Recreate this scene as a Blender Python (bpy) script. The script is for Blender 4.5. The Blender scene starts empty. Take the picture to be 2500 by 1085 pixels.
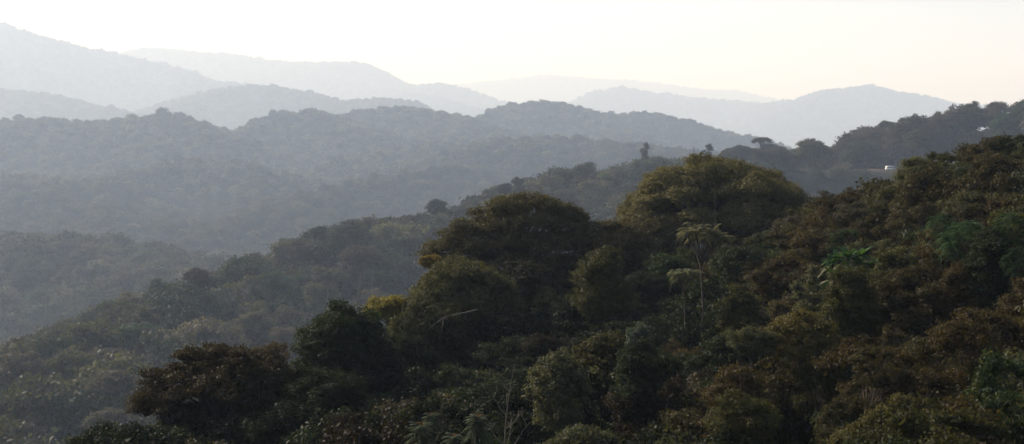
import bpy, math, random
import numpy as np
from mathutils import Vector

# ------------------------------------------------------------------ camera, sky, sun, exposure
S = bpy.context.scene
COL = S.collection
FPX = 3434.0                                   # focal length in the photograph's pixels (2500 wide)
PITCH = math.atan((542.5 - 290) / FPX)
cam_d = bpy.data.cameras.new('camera'); cam = bpy.data.objects.new('camera', cam_d); COL.objects.link(cam)
cam_d.sensor_width = 36.0; cam_d.lens = 36.0 * FPX / 2500
cam_d.clip_start = 0.3; cam_d.clip_end = 60000
cam.location = (0, 0, 0); cam.rotation_euler = (math.radians(90) - PITCH, 0, 0)
S.camera = cam

SUN_AZ, SUN_EL = math.radians(-46), math.radians(28)      # azimuth from +Y, clockwise positive
W = bpy.data.worlds.new('World'); S.world = W; W.use_nodes = True
nt = W.node_tree; nt.nodes.clear()
sky = nt.nodes.new('ShaderNodeTexSky'); sky.sky_type = 'NISHITA'; sky.sun_disc = False
sky.sun_elevation = SUN_EL; sky.sun_rotation = SUN_AZ
sky.altitude = 1800; sky.air_density = 0.8; sky.dust_density = 6.0; sky.ozone_density = 0.3
bg = nt.nodes.new('ShaderNodeBackground'); bg.inputs['Strength'].default_value = 0.09
wo = nt.nodes.new('ShaderNodeOutputWorld')
nt.links.new(sky.outputs[0], bg.inputs[0]); nt.links.new(bg.outputs[0], wo.inputs[0])

sun_d = bpy.data.lights.new('sun', 'SUN'); sun = bpy.data.objects.new('sun', sun_d); COL.objects.link(sun)
sun_d.energy = 4.6; sun_d.angle = math.radians(2.5); sun_d.color = (1.0, 0.915, 0.80)
sdir = Vector((math.sin(SUN_AZ) * math.cos(SUN_EL), math.cos(SUN_AZ) * math.cos(SUN_EL), math.sin(SUN_EL)))
sun.rotation_euler = (-sdir).to_track_quat('-Z', 'Y').to_euler()
sun.location = (-60, 0, 120)

S.view_settings.view_transform = 'Standard'; S.view_settings.look = 'None'
S.view_settings.exposure = 0.80; S.view_settings.gamma = 1.0
S.cycles.max_bounces = 5; S.cycles.diffuse_bounces = 3; S.cycles.glossy_bounces = 1
S.cycles.transmission_bounces = 2; S.cycles.volume_bounces = 2
HAZE_DENSITY = 2.1e-4
HAZE_COLOR = (0.61, 0.755, 1.0)
HAZE_G = 0.2
NS = 0.5                                       # the near slope's own scale
SC = 1.7                                       # every hill beyond the near slope is laid out at this scale

# ------------------------------------------------------------------ helpers
rs = np.random.RandomState
def P(px, py, D):
    u = (px - 1250) / FPX; v = (542.5 - py) / FPX
    dy = math.cos(PITCH) + v * math.sin(PITCH); dz = -math.sin(PITCH) + v * math.cos(PITCH)
    return (u / dy * D, D, dz / dy * D)
def proj(x, y, z):
    fw = y * math.cos(PITCH) - z * math.sin(PITCH); up = y * math.sin(PITCH) + z * math.cos(PITCH)
    return 1250 + FPX * x / fw, 542.5 - FPX * up / fw

def hash2(ix, iy, seed):
    n = (ix.astype(np.int64) * 374761393 + iy.astype(np.int64) * 668265263 + seed * 974634777) & 0xffffffff
    n = ((n ^ (n >> 13)) * 1274126177) & 0xffffffff
    n = n ^ (n >> 16)
    return (n & 0xffff) / 65535.0
def vnoise(x, y, seed=0):
    ix = np.floor(x); iy = np.floor(y); fx = x - ix; fy = y - iy
    fx = fx * fx * fx * (fx * (fx * 6 - 15) + 10); fy = fy * fy * fy * (fy * (fy * 6 - 15) + 10)
    a = hash2(ix, iy, seed); b = hash2(ix + 1, iy, seed); c = hash2(ix, iy + 1, seed); d = hash2(ix + 1, iy + 1, seed)
    return (a + (b - a) * fx + (c - a) * fy + (a - b - c + d) * fx * fy) * 2 - 1
def fbm(x, y, seed=0, octv=4):
    s = np.zeros_like(x, dtype=float); a = 1.0; f = 1.0
    for k in range(octv):
        s += a * vnoise(x * f + 17.3 * k, y * f - 9.1 * k, seed + k); a *= .5; f *= 2.03
    return s

# ------------------------------------------------------------------ terrain
# crest polylines of the hills: (pixel x, pixel y of the canopy line, distance)
RIDGES = [  # pts, tree height, near slope, far slope, rounding
 ([(-250,1080,132),(-60,990,156),(60,930,172),(200,830,200),(330,745,224),(440,692,244),(560,632,268),(700,607,288),(800,552,304),(920,512,320),(1050,491,336),(1150,494,348),(1230,448,364),(1400,396,384),(1560,374,408),(1700,369,432),(1850,369,456),(1950,366,464),(2050,361,472)], 11.968, .42, .5, 10),
 ([(2030,358,448),(2100,312,448),(2200,278,444),(2310,252,436),(2400,240,424),(2500,232,408),(2650,205,384),(3000,170,352)], 10.88, .62, .5, 12),
 ([(1960,470,376),(2060,425,416),(2120,405,428)], 6.8, .45, .4, 8),
 ([(-250,548,650),(0,562,620),(130,572,600),(220,582,580),(330,612,560),(420,642,530),(480,690,480)], 11, .33, .4, 20),
 ([(-250,315,1500),(0,299,1450),(100,289,1400),(170,294,1400),(215,314,1420)], 11, .36, .4, 30),
 ([(215,332,1500),(290,294,1450),(390,276,1400),(440,292,1350),(510,327,1300)], 11, .36, .4, 30),
 ([(540,337,1500),(650,292,1500),(730,269,1480),(790,287,1450),(850,312,1400)], 11, .36, .4, 30),
 ([(800,302,1700),(850,284,1650),(970,265,1600),(1050,278,1550),(1110,299,1500),(1200,332,1400),(1280,345,1300)], 11, .36, .4, 30),
 ([(1130,297,1750),(1250,253,1750),(1340,252,1700),(1420,268,1650),(1480,300,1600),(1520,325,1500)], 11, .36, .4, 30),
 ([(1480,297,1750),(1570,273,1700),(1650,292,1650),(1750,317,1600),(1840,335,1550),(1900,362,1500)], 11, .36, .5, 30),
 ([(200,490,950),(330,425,1050),(450,388,1100),(560,393,1100),(640,422,1050),(750,482,950)], 11, .30, .3, 30),
 ([(1100,372,1150),(1180,352,1150),(1300,337,1150),(1450,347,1100),(1640,362,1050),(1750,385,1000)], 11, .33, .3, 30),
 ([(480,585,760),(600,530,820),(740,480,880),(850,455,920),(1000,425,960),(1100,405,1000)], 11, .30, .3, 30),
 ([(-250,440,1100),(0,425,1050),(150,455,980),(300,535,850)], 11, .30, .3, 30),
 ([(860,392,1200),(960,360,1250),(1060,352,1250)], 11, .30, .3, 30),
 ([(400,264,3300),(440,239,3200),(560,209,3100),(620,204,3100),(700,218,3000),(860,248,2900),(880,240,2850),(950,243,2800),(1000,264,2700),(1060,292,2500)], 12, .38, .4, 40),
 ([(-250,205,3000),(0,215,3000),(130,228,2900),(250,258,2800),(350,288,2600)], 12, .38, .4, 40),
 ([(-300,-10,4300),(-100,20,4300),(0,57,4300),(60,78,4300),(100,89,4300),(200,114,4300),(290,129,4300),(400,158,4200),(450,189,4100),(560,198,4000),(640,230,3900),(700,262,3700)], 12, .40, .4, 60),
 ([(120,150,6000),(290,129,6000),(370,119,6000),(560,130,5900),(700,152,5800),(870,148,5600),(920,166,5500),(990,205,5400),(1040,204,5300),(1080,201,5300),(1150,221,5200),(1240,250,5100),(1300,287,5000)], 14, .38, .4, 60),
 ([(950,215,5200),(1080,240,4700),(1180,270,4300)], 14, .38, .4, 60),
 ([(1350,272,5850),(1410,245,5694),(1460,220,5616),(1520,208,5460),(1600,223,5460),(1720,239,5460),(1900,253,5460),(1940,245,5226),(2000,227,5148),(2060,216,5070),(2120,209,5070),(2200,225,5070),(2260,233,5070),(2330,250,5070),(2500,262,5070),(2800,270,5070)], 14, .35, .4, 60),
 ([(1240,255,8500),(1310,250,8500),(1400,254,8500)], 14, .35, .4, 60),
 ([(1040,232,9504),(1160,206,9240),(1240,191,8800),(1340,182,8800),(1450,192,8800),(1530,195,8800),(1600,201,8800),(1700,215,8800),(1800,223,8800),(1900,244,8800),(2000,262,8800)], 14, .30, .4, 100),
 ([(-1500,100,9000),(-700,60,8000),(-350,0,6000)], 14, .3, .3, 100),
 ([(3000,200,6000),(3600,150,7000),(4600,120,8000)], 14, .3, .3, 100),
]
RW = []
for pts, th, kn, kf, w in RIDGES:
    q = np.array([P(*p) for p in pts]); q[:, 2] -= th
    RW.append((q, kn, kf, w))
# ground control points of the near slope: (px, canopy py, distance, tree height) or world xyz
NEAR = [(400,960,100,14),(560,870,112,16),(700,860,120,17),(840,760,130,20),(640,1050,92,12),(900,1000,98,14),
 (1120,660,150,22),(1250,560,165,25),(1350,490,168,26),(1500,560,170,20),(1200,850,115,14),(1100,1060,80,9),
 (1350,900,95,12),(1400,1060,78,9),(1600,800,112,14),(1600,1000,84,10),(1750,400,188,26),(1900,480,185,24),
 (1700,560,140,20),(1750,700,130,15),(2050,520,155,13),(2000,700,120,11),(1950,780,105,10),(1900,900,90,8),
 (1850,1060,72,8),(2150,425,150,12),(2300,392,145,11),(2480,372,135,10),(2200,640,112,9),(2400,560,108,9),
 (2480,700,90,8),(2200,850,85,8),(2200,1060,64,7),(2480,1000,62,7)]
G = []
for a, b, c, h in NEAR:
    x, y, z = P(a, b, c); G.append((x, y, z - h))
G += [(0,0,-3.6),(6,4,-4.4),(-6,4,-4.6),(0,20,-9.5),(0,45,-20),(45,25,-4),(60,60,-8),(75,130,-10),(-30,0,-6),(-28,50,-33),
      (-60,30,-30),(-42,115,-58),(-60,90,-62),(-55,60,-48),(-30,150,-62),(-20,200,-82),(25,225,-75),(60,215,-60),(90,230,-50),
      (60,180,-32),(130,170,-14),(150,80,-2),(130,290,-55),(0,300,-98),(-80,200,-98),(-110,100,-90),(-110,0,-50),(60,300,-90),
      (0,-70,10),(-80,-70,-10),(90,-70,20),(160,220,-20)]
G = np.array(G, float)
_A = np.sqrt(((G[:, None, :2] - G[None, :, :2]) ** 2).sum(-1) + 9.0)
_Pm = np.c_[np.ones(len(G)), G[:, :2]]
_M = np.block([[_A, _Pm], [_Pm.T, np.zeros((3, 3))]])
_wt = np.linalg.solve(_M, np.r_[G[:, 2], 0, 0, 0])
def near_ground(x, y): return NS * near_unit(np.asarray(x, float) / NS, np.asarray(y, float) / NS)
def near_unit(x, y):
    cx = np.clip(x, -120, 165); cy = np.clip(y, -80, 300)
    o = np.hypot(x - cx, y - cy)
    z = _wt[-3] + _wt[-2] * cx + _wt[-1] * cy
    for k in range(len(G)):
        z = z + _wt[k] * np.sqrt((cx - G[k, 0]) ** 2 + (cy - G[k, 1]) ** 2 + 9.0)
    return z + 0.5 * fbm(x / 9, y / 9, 5, 3) - o * .6
def seg_dist(x, y, q):
    best = np.full(x.shape, 1e12); zz = np.zeros(x.shape); side = np.zeros(x.shape)
    for i in range(len(q) - 1):
        ax, ay, az = q[i]; bx, by, bz = q[i + 1]
        dx, dy = bx - ax, by - ay; L2 = dx * dx + dy * dy
        t = np.clip(((x - ax) * dx + (y - ay) * dy) / L2, 0, 1)
        px = ax + t * dx; py = ay + t * dy
        d = (x - px) ** 2 + (y - py) ** 2
        m = d < best
        best = np.where(m, d, best); zz = np.where(m, az + t * (bz - az), zz)
        side = np.where(m, np.hypot(px, py) - np.hypot(x, y), side)
    return np.sqrt(best), zz, side
def far_ground(x, y):
    x = np.asarray(x, float) / SC; y = np.asarray(y, float) / SC
    R = np.hypot(x, y)
    base = np.interp(R, [0, 250, 450, 700, 900, 1200, 1500, 2000, 2600, 5000, 9000, 14000], [-95, -105, -108, -100, -88, -66, -58, -95, -150, -230, -260, -200])
    k = 1.5 + 0.0022 * R
    base = base + fbm(x / 260, y / 260, 3, 3) * 6
    mx = base.copy(); acc = np.ones_like(mx)
    for q, kn, kf, w in RW:
        d, zc, side = seg_dist(x, y, q)
        s = np.where(side > 0, kn, kf)
        amp = 1 - np.exp(-d / (w * 4))
        spur = fbm(x / (60 + .05 * R), y / (60 + .05 * R), 11, 3)
        z = zc - s * (np.sqrt(d * d + w * w) - w) * (1 + .22 * spur * amp)
        z = z + amp * spur * (4 + .009 * R) + amp * (.5 - np.abs(fbm(x / (34 + .03 * R), y / (34 + .03 * R), 31, 2))) * (1 + .004 * R)
        nm = np.maximum(mx, z)
        acc = acc * np.exp((mx - nm) / k) + np.exp((z - nm) / k); mx = nm
    return (mx + k * np.log(acc) - k * .2) * SC
def terrain(x, y):
    x = np.asarray(x, float); y = np.asarray(y, float); far = far_ground(x, y)
    nr = near_ground(x, y)
    k2 = 2.0; nm = np.maximum(far, nr)
    return nm + k2 * np.log(np.exp(np.clip((far - nm) / k2, -50, 0)) + np.exp(np.clip((nr - nm) / k2, -50, 0))), nr > far
# road cut on the far right slope
ROAD = np.array([P(1930, 428, 500 * SC * .8), P(2050, 420, 505 * SC * .8), P(2130, 418, 508 * SC * .8), P(2200, 417, 510 * SC * .8), P(2320, 402, 505 * SC * .8), P(2420, 395, 490 * SC * .8), P(2600, 380, 460 * SC * .8)])
ROAD[:, 2] += 0.5
def terrain_full(x, y):
    z, near = terrain(x, y)
    d, zr, side = seg_dist(x, y, ROAD)
    m = (side < 0)                                        # beyond the road: a steep cut bank
    bank = zr + np.clip((d - 4) * 1.7, 0, None)
    down = zr - np.clip((d - 4) * .6, 0, None)
    pxx = 1250 + FPX * x / np.maximum(y, 1)
    patch = np.exp(-((pxx - 2120) / 85) ** 4) + np.exp(-((pxx - 2355) / 50) ** 4)
    soil = np.exp(-((d - 11) / 8.0) ** 2) * m * patch * (y > 300)
    wz = np.clip(1 - (d - 16) / 22.0, 0, 1)
    target = np.where(m, np.minimum(bank, np.maximum(z, zr)), np.maximum(down, z * 1.0))
    z2 = z * (1 - wz) + target * wz
    return z2, near, soil, d

az = np.radians(np.r_[np.arange(-180, -34, 4.0), np.arange(-34, 34.01, 0.11), np.arange(38, 180.1, 4.0)])
az[-1] = math.pi
dist = np.r_[0.0, np.exp(np.linspace(math.log(3), math.log(24000), 580))]
AZ, DI = np.meshgrid(az, dist)
X = np.sin(AZ) * DI; Y = np.cos(AZ) * DI
Z, NEARM, SOIL, RD = terrain_full(X, Y)
def grid_mesh(name, X, Y, Z):
    r, c = X.shape
    co = np.stack([X, Y, Z], -1).reshape(-1, 3)
    i = np.arange(r * c).reshape(r, c)
    f = np.stack([i[:-1, :-1], i[:-1, 1:], i[1:, 1:], i[1:, :-1]], -1).reshape(-1, 4)
    return fast_mesh(name, co, f[:, ::-1].copy(), smooth=True)
def fast_mesh(name, co, f, smooth=False, attr=None):
    me = bpy.data.meshes.new(name)
    n = len(f); k = f.shape[1]
    me.vertices.add(len(co)); me.vertices.foreach_set('co', np.asarray(co, np.float32).ravel())
    me.loops.add(n * k); me.loops.foreach_set('vertex_index', np.asarray(f, np.int32).ravel())
    me.polygons.add(n); me.polygons.foreach_set('loop_start', np.arange(0, n * k, k, dtype=np.int32))
    me.polygons.foreach_set('loop_total', np.full(n, k, np.int32))
    if smooth: me.polygons.foreach_set('use_smooth', np.ones(n, bool))
    if attr is not None:
        a = me.attributes.new('leafvar', 'FLOAT', 'FACE'); a.data.foreach_set('value', np.asarray(attr, np.float32))
    me.update(calc_edges=True)
    return me

# ------------------------------------------------------------------ materials
def new_mat(name):
    m = bpy.data.materials.new(name); m.use_nodes = True
    t = m.node_tree; t.nodes.clear(); return m, t
def N(t, ty, **kw):
    n = t.nodes.new(ty)
    for k, v in kw.items(): setattr(n, k, v)
    return n
def leaf_shader(t, colsock, transl=.28, rough=.65, spec=.08):
    at = N(t, 'ShaderNodeAttribute', attribute_name='leafvar')
    ramp = N(t, 'ShaderNodeValToRGB'); e = ramp.color_ramp.elements
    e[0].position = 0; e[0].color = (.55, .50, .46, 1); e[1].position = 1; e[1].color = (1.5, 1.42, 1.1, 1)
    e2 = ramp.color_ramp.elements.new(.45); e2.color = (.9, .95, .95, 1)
    t.links.new(at.outputs['Fac'], ramp.inputs[0])
    mx = N(t, 'ShaderNodeMix', data_type='RGBA', blend_type='MULTIPLY'); mx.inputs['Factor'].default_value = 1
    t.links.new(colsock, mx.inputs[6]); t.links.new(ramp.outputs[0], mx.inputs[7])
    pb = N(t, 'ShaderNodeBsdfPrincipled'); pb.inputs['Roughness'].default_value = rough
    pb.inputs['Specular IOR Level'].default_value = spec
    tr = N(t, 'ShaderNodeBsdfTranslucent')
    ms = N(t, 'ShaderNodeMixShader'); ms.inputs[0].default_value = transl
    o = N(t, 'ShaderNodeOutputMaterial')
    t.links.new(mx.outputs[2], pb.inputs['Base Color'])
    warm = N(t, 'ShaderNodeMix', data_type='RGBA', blend_type='MULTIPLY'); warm.inputs['Factor'].default_value = 1
    warm.inputs[7].default_value = (1.5, 1.5, .7, 1); t.links.new(mx.outputs[2], warm.inputs[6])
    t.links.new(warm.outputs[2], tr.inputs[0])
    t.links.new(pb.outputs[0], ms.inputs[1]); t.links.new(tr.outputs[0], ms.inputs[2]); t.links.new(ms.outputs[0], o.inputs[0])
def mat_leaf_object():
    m, t = new_mat('foliage'); oi = N(t, 'ShaderNodeObjectInfo'); leaf_shader(t, oi.outputs['Color']); return m
def mat_leaf_random(name, cols):
    m, t = new_mat(name); oi = N(t, 'ShaderNodeObjectInfo')
    r = N(t, 'ShaderNodeValToRGB'); cr = r.color_ramp
    while len(cr.elements) < len(cols): cr.elements.new(.5)
    for i, c in enumerate(cols):
        cr.elements[i].position = i / (len(cols) - 1); cr.elements[i].color = (*c, 1)
    t.links.new(oi.outputs['Random'], r.inputs[0]); leaf_shader(t, r.outputs[0]); return m
def mat_bark(name, c):
    m, t = new_mat(name); tc = N(t, 'ShaderNodeTexCoord'); mp = N(t, 'ShaderNodeMapping'); mp.inputs['Scale'].default_value = (6, 6, 1)
    nz = N(t, 'ShaderNodeTexNoise'); nz.inputs['Scale'].default_value = 1.5; nz.inputs['Detail'].default_value = 4
    r = N(t, 'ShaderNodeValToRGB'); e = r.color_ramp.elements
    e[0].position = .3; e[0].color = (c[0] * .55, c[1] * .55, c[2] * .5, 1); e[1].position = .7; e[1].color = (*c, 1)
    pb = N(t, 'ShaderNodeBsdfPrincipled'); pb.inputs['Roughness'].default_value = .9; o = N(t, 'ShaderNodeOutputMaterial')
    t.links.new(tc.outputs['Object'], mp.inputs[0]); t.links.new(mp.outputs[0], nz.inputs[0]); t.links.new(nz.outputs[0], r.inputs[0])
    t.links.new(r.outputs[0], pb.inputs['Base Color']); t.links.new(pb.outputs[0], o.inputs[0]); return m
def mat_ground():
    m, t = new_mat('forest_floor'); tc = N(t, 'ShaderNodeTexCoord')
    nz = N(t, 'ShaderNodeTexNoise'); nz.inputs['Scale'].default_value = .12; nz.inputs['Detail'].default_value = 8
    r = N(t, 'ShaderNodeValToRGB'); e = r.color_ramp.elements
    e[0].position = .35; e[0].color = (.020, .019, .011, 1); e[1].position = .7; e[1].color = (.045, .045, .024, 1)
    nz2 = N(t, 'ShaderNodeTexNoise'); nz2.inputs['Scale'].default_value = .35; nz2.inputs['Detail'].default_value = 6
    r2 = N(t, 'ShaderNodeValToRGB'); e = r2.color_ramp.elements
    e[0].position = .3; e[0].color = (.12, .055, .038, 1); e[1].position = .7; e[1].color = (.22, .11, .075, 1)
    at = N(t, 'ShaderNodeAttribute', attribute_name='soil'); mx = N(t, 'ShaderNodeMix', data_type='RGBA')
    t.links.new(tc.outputs['Object'], nz.inputs[0]); t.links.new(nz.outputs[0], r.inputs[0])
    t.links.new(tc.outputs['Object'], nz2.inputs[0]); t.links.new(nz2.outputs[0], r2.inputs[0])
    t.links.new(at.outputs['Fac'], mx.inputs['Factor']); t.links.new(r.outputs[0], mx.inputs[6]); t.links.new(r2.outputs[0], mx.inputs[7])
    pb = N(t, 'ShaderNodeBsdfPrincipled'); pb.inputs['Roughness'].default_value = .95; pb.inputs['Specular IOR Level'].default_value = .1
    o = N(t, 'ShaderNodeOutputMaterial'); t.links.new(mx.outputs[2], pb.inputs['Base Color']); t.links.new(pb.outputs[0], o.inputs[0]); return m
def mat_plain(name, c, rough=.6, metal=0):
    m, t = new_mat(name); nz = N(t, 'ShaderNodeTexNoise'); nz.inputs['Scale'].default_value = 3
    r = N(t, 'ShaderNodeValToRGB'); e = r.color_ramp.elements
    e[0].color = (c[0] * .85, c[1] * .85, c[2] * .85, 1); e[1].color = (*c, 1)
    pb = N(t, 'ShaderNodeBsdfPrincipled'); pb.inputs['Roughness'].default_value = rough; pb.inputs['Metallic'].default_value = metal
    o = N(t, 'ShaderNodeOutputMaterial'); t.links.new(nz.outputs[0], r.inputs[0]); t.links.new(r.outputs[0], pb.inputs['Base Color'])
    t.links.new(pb.outputs[0], o.inputs[0]); return m
M_LEAF = mat_leaf_object()
M_BARK = mat_bark('bark', (.055, .042, .030)); M_BARK_PALE = mat_bark('pale_bark', (.15, .13, .10))
M_GROUND = mat_ground()

me = grid_mesh('ground', X, Y, Z); me.materials.append(M_GROUND)
soil_v = np.clip(SOIL * (.55 + .9 * fbm(X / 7, Y / 7, 21, 3)), 0, 1)
a = me.attributes.new('soil', 'FLOAT', 'POINT'); a.data.foreach_set('value', soil_v.astype(np.float32).ravel())
ground = bpy.data.objects.new('ground', me); COL.objects.link(ground); ground['kind'] = 'structure'
ground['label'] = 'forested hills and valleys running back to the hazy horizon'

# ------------------------------------------------------------------ foliage geometry
class Geo:
    """quads collected in numpy blocks"""
    def __init__(s): s.v = []; s.f = []; s.a = []; s.n = 0
    def add(s, v, f, a):
        s.v.append(v); s.f.append(f + s.n); s.a.append(a); s.n += len(v)
    def mesh(s, name, mat, smooth=False):
        me = fast_mesh(name, np.concatenate(s.v), np.concatenate(s.f), smooth, np.concatenate(s.a)); me.materials.append(mat); return me
def unit(v): return v / np.maximum(np.linalg.norm(v, axis=-1, keepdims=True), 1e-9)
def leaves(g, r, p, nrm, size, var, aspect=.5, spread=.75):
    n = len(p)
    nn = unit(nrm + r.normal(size=(n, 3)) * spread)
    t = unit(np.cross(nn, r.normal(size=(n, 3)))); b = np.cross(nn, t)
    l = (size * (.65 + .7 * r.rand(n)))[:, None]; w = l * aspect
    bend = nn * l * .18
    v = np.stack([p + t * l - bend, p + b * w, p - t * l - bend, p - b * w], 1).reshape(-1, 3)
    f = np.arange(n * 4).reshape(n, 4)
    g.add(v, f, np.clip(var, 0, 1))
def lobed(g, r, lobes, tuft_d, tuft_r, lpt, leaf, gap=.0, zmin=-.35, aspect=.5, tone=0., keepin=.76):
    """lobes Nx6; tufts spread over each lobe's surface; leaves round each tuft"""
    C = lobes[:, :3]; Rr = lobes[:, 3:]
    P_, N_, T_ = [], [], []
    for i in range(len(lobes)):
        rr = Rr[i]; area = 4 * math.pi * ((rr[0] * rr[1]) ** 1.6 + (rr[0] * rr[2]) ** 1.6 + (rr[1] * rr[2]) ** 1.6) ** (1 / 1.6) / 3 ** (1 / 1.6)
        n = max(4, int(area * tuft_d))
        d = unit(r.normal(size=(n, 3))); d = d[d[:, 2] > zmin + .15 * r.rand(len(d))]
        bump = 1 + .14 * np.sin(d[:, 0] * 5 + i) * np.cos(d[:, 1] * 6 + i * 2) + .08 * r.normal(size=len(d))
        p = C[i] + d * rr * bump[:, None]
        if gap > 0:
            keep = np.sin(p[:, 0] * 1.9 / tuft_r * .35 + i) * np.sin(p[:, 1] * 2.1 / tuft_r * .35) * np.sin(p[:, 2] * 2.3 / tuft_r * .35 + 1) > -1 + gap * 1.1 + .4 * (r.rand(len(p)) - .5) - .35
            keep &= r.rand(len(p)) > gap * .4
            p, d = p[keep], d[keep]
        q = (p[:, None, :] - C[None]) / Rr[None]
        ins = (np.linalg.norm(q, axis=2) < keepin); ins[:, i] = False
        ok = ~ins.any(1)
        p, d = p[ok], d[ok]
        P_.append(p); N_.append(unit(d / rr)); T_.append(np.full(len(p), r.rand()))
    p = np.concatenate(P_); n_ = np.concatenate(N_); tl = np.concatenate(T_)
    tv = r.rand(len(p))
    pp = np.repeat(p, lpt, 0) + r.normal(size=(len(p) * lpt, 3)) * np.array([1, 1, .6]) * tuft_r
    # shape every tuft as a small cap: its leaves face up and outward
    nn = np.repeat(n_, lpt, 0) * .6 + (pp - np.repeat(p, lpt, 0)) / tuft_r * .8 + np.array([0, 0, .35])
    var = .42 + tone + .30 * (np.repeat(tv, lpt) - .5) + .2 * (np.repeat(tl, lpt) - .5) + .30 * (r.rand(len(pp)) - .5)
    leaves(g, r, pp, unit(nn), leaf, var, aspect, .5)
    # larger, darker leaf sprays added inside to block light and deepen the crown's shade
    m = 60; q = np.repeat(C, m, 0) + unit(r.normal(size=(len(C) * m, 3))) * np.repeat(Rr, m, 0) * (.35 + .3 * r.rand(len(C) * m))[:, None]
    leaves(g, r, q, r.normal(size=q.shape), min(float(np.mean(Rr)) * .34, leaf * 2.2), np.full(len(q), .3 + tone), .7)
    return p

def tube(g, pts, rad, sides=5, var=.5):
    pts = np.asarray(pts, float); n = len(pts); rad = np.asarray(rad, float)
    tg = unit(np.gradient(pts, axis=0)); ref = np.array([.3, .9, .1]) if abs(tg[0, 2]) > .7 else np.array([0, 0, 1.])
    a = unit(np.cross(tg, ref)); b = np.cross(tg, a)
    th = np.linspace(0, 2 * math.pi, sides, endpoint=False)
    v = pts[:, None] + rad[:, None, None] * (a[:, None] * np.cos(th)[None, :, None] + b[:, None] * np.sin(th)[None, :, None])
    i = np.arange(n * sides).reshape(n, sides)
    f = np.stack([i[:-1], np.roll(i[:-1], -1, 1), np.roll(i[1:], -1, 1), i[1:]], -1).reshape(-1, 4)
    g.add(v.reshape(-1, 3), f, np.full(len(f), var))
def bez(a, b, c, d, n=7):
    t = np.linspace(0, 1, n)[:, None]
    return (1 - t) ** 3 * a + 3 * (1 - t) ** 2 * t * b + 3 * (1 - t) * t * t * c + t ** 3 * d
def limbs(g, r, lobes, base, tr, trunk_len, twigs=4, fork=0.0, lean=(0, 0)):
    """trunk up to base, then curved limbs into each lobe"""
    base = np.asarray(base, float)
    foot = base - np.array([lean[0], lean[1], trunk_len])
    n = 9; t = np.linspace(0, 1, n)[:, None]
    wob = np.c_[np.sin(t * 5 + r.rand() * 6), np.cos(t * 4 + r.rand() * 6), 0 * t] * tr * .8 * np.sin(t * math.pi)
    tube(g, foot + (base - foot) * t + wob, tr * (1.35 - .5 * t[:, 0]), 7)
    top = lobes[:, 2].max()
    main = []
    for L in lobes:
        c = L[:3] - np.array([0, 0, L[5] * .35])
        st = base + np.array([0, 0, max(0, (c[2] - base[2])) * fork * r.rand()])
        d = c - st; ln = np.linalg.norm(d)
        m1 = st + np.array([d[0] * .2, d[1] * .2, d[2] * .55 + ln * .12]) + r.normal(size=3) * ln * .05
        m2 = st + np.array([d[0] * .65, d[1] * .65, d[2] * .85 + ln * .08]) + r.normal(size=3) * ln * .05
        q = bez(st, m1, m2, c)
        r0 = tr * .42 * (.7 + .5 * r.rand()); tube(g, q, np.linspace(r0, r0 * .25, len(q)), 5)
        for k in range(twigs):
            s0 = q[4 + r.randint(3)]; e = L[:3] + unit(r.normal(size=3) + [0, 0, .5]) * L[3:] * .9
            tube(g, bez(s0, s0 + (e - s0) * .4 + r.normal(size=3) * .05 * ln, s0 + (e - s0) * .7 + [0, 0, .04 * ln], e, 5), np.linspace(r0 * .28, r0 * .06, 5), 4)

def lobes_dome(r, R, H, n, flat=.5, size=.30, jitter=.12, rim=0.02):
    """umbrella / dome arrangement, crown base at z = 0"""
    out = []
    for i in range(n):
        z = rim + (1 - rim) * ((i + .5) / n) ** 1.0
        a = i * 2.39996 + r.normal() * .25
        rr = math.sqrt(max(0, 1 - z * z))
        s = size * R * (.55 + .9 * r.rand() ** 1.6)
        out.append([math.cos(a) * rr * (R - s * .75) + r.normal() * jitter * R * .4, math.sin(a) * rr * (R - s * .75) + r.normal() * jitter * R * .4,
                    z * (H - s * flat) + r.normal() * jitter * H * .35, s, s * (.85 + .3 * r.rand()), s * flat * (.8 + .4 * r.rand())])
    for i in range(n // 7):             # sprays standing clear of the outline
        o_ = list(out[r.randint(len(out))]); k = 1 + .10 * r.rand(); o_[0] *= k; o_[1] *= k; o_[2] = o_[2] * k + .02 * H; o_[3] *= .45; o_[4] *= .45; o_[5] *= .5; out.append(o_)
    for i in range(max(3, n // 5)):     # inner filling
        a = r.rand() * 6.28; q = R * .45 * r.rand()
        out.append([math.cos(a) * q, math.sin(a) * q, H * (.35 + .35 * r.rand()), R * size * 1.2, R * size * 1.2, R * size * flat * 1.1])
    return np.array(out)
def lobes_round(r, R, H, n, size=.34, squash=.85, taper=0.):
    out = []
    for i in range(n):
        z = -1 + 2 * (i + .5) / n; a = i * 2.39996 + r.normal() * .3; rr = math.sqrt(1 - z * z)
        s = size * R * (.7 + .6 * r.rand())
        k = 1 - taper * (z + 1) / 2
        out.append([math.cos(a) * rr * (R - s * .7) * k, math.sin(a) * rr * (R - s * .7) * k, H / 2 + z * (H / 2 - s * .8) + r.normal() * .05 * H, s, s, s * squash])
    for i in range(3):
        out.append([r.normal() * .1 * R, r.normal() * .1 * R, H * (.3 + .2 * i), R * .5, R * .5, H * .2])
    return np.array(out)
def lobes_open(r, R, H, n, size=.3, flat=.45):
    out = []
    for i in range(n):
        a = r.rand() * 6.28; q = R * math.sqrt(r.rand()) * .85; z = H * (.15 + .85 * r.rand() ** .8) * (1 - .35 * (q / R) ** 2)
        s = size * R * (.6 + .7 * r.rand())
        out.append([math.cos(a) * q, math.sin(a) * q, z, s, s * (.7 + .5 * r.rand()), s * flat * (.8 + .5 * r.rand())])
    return np.array(out)

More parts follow.
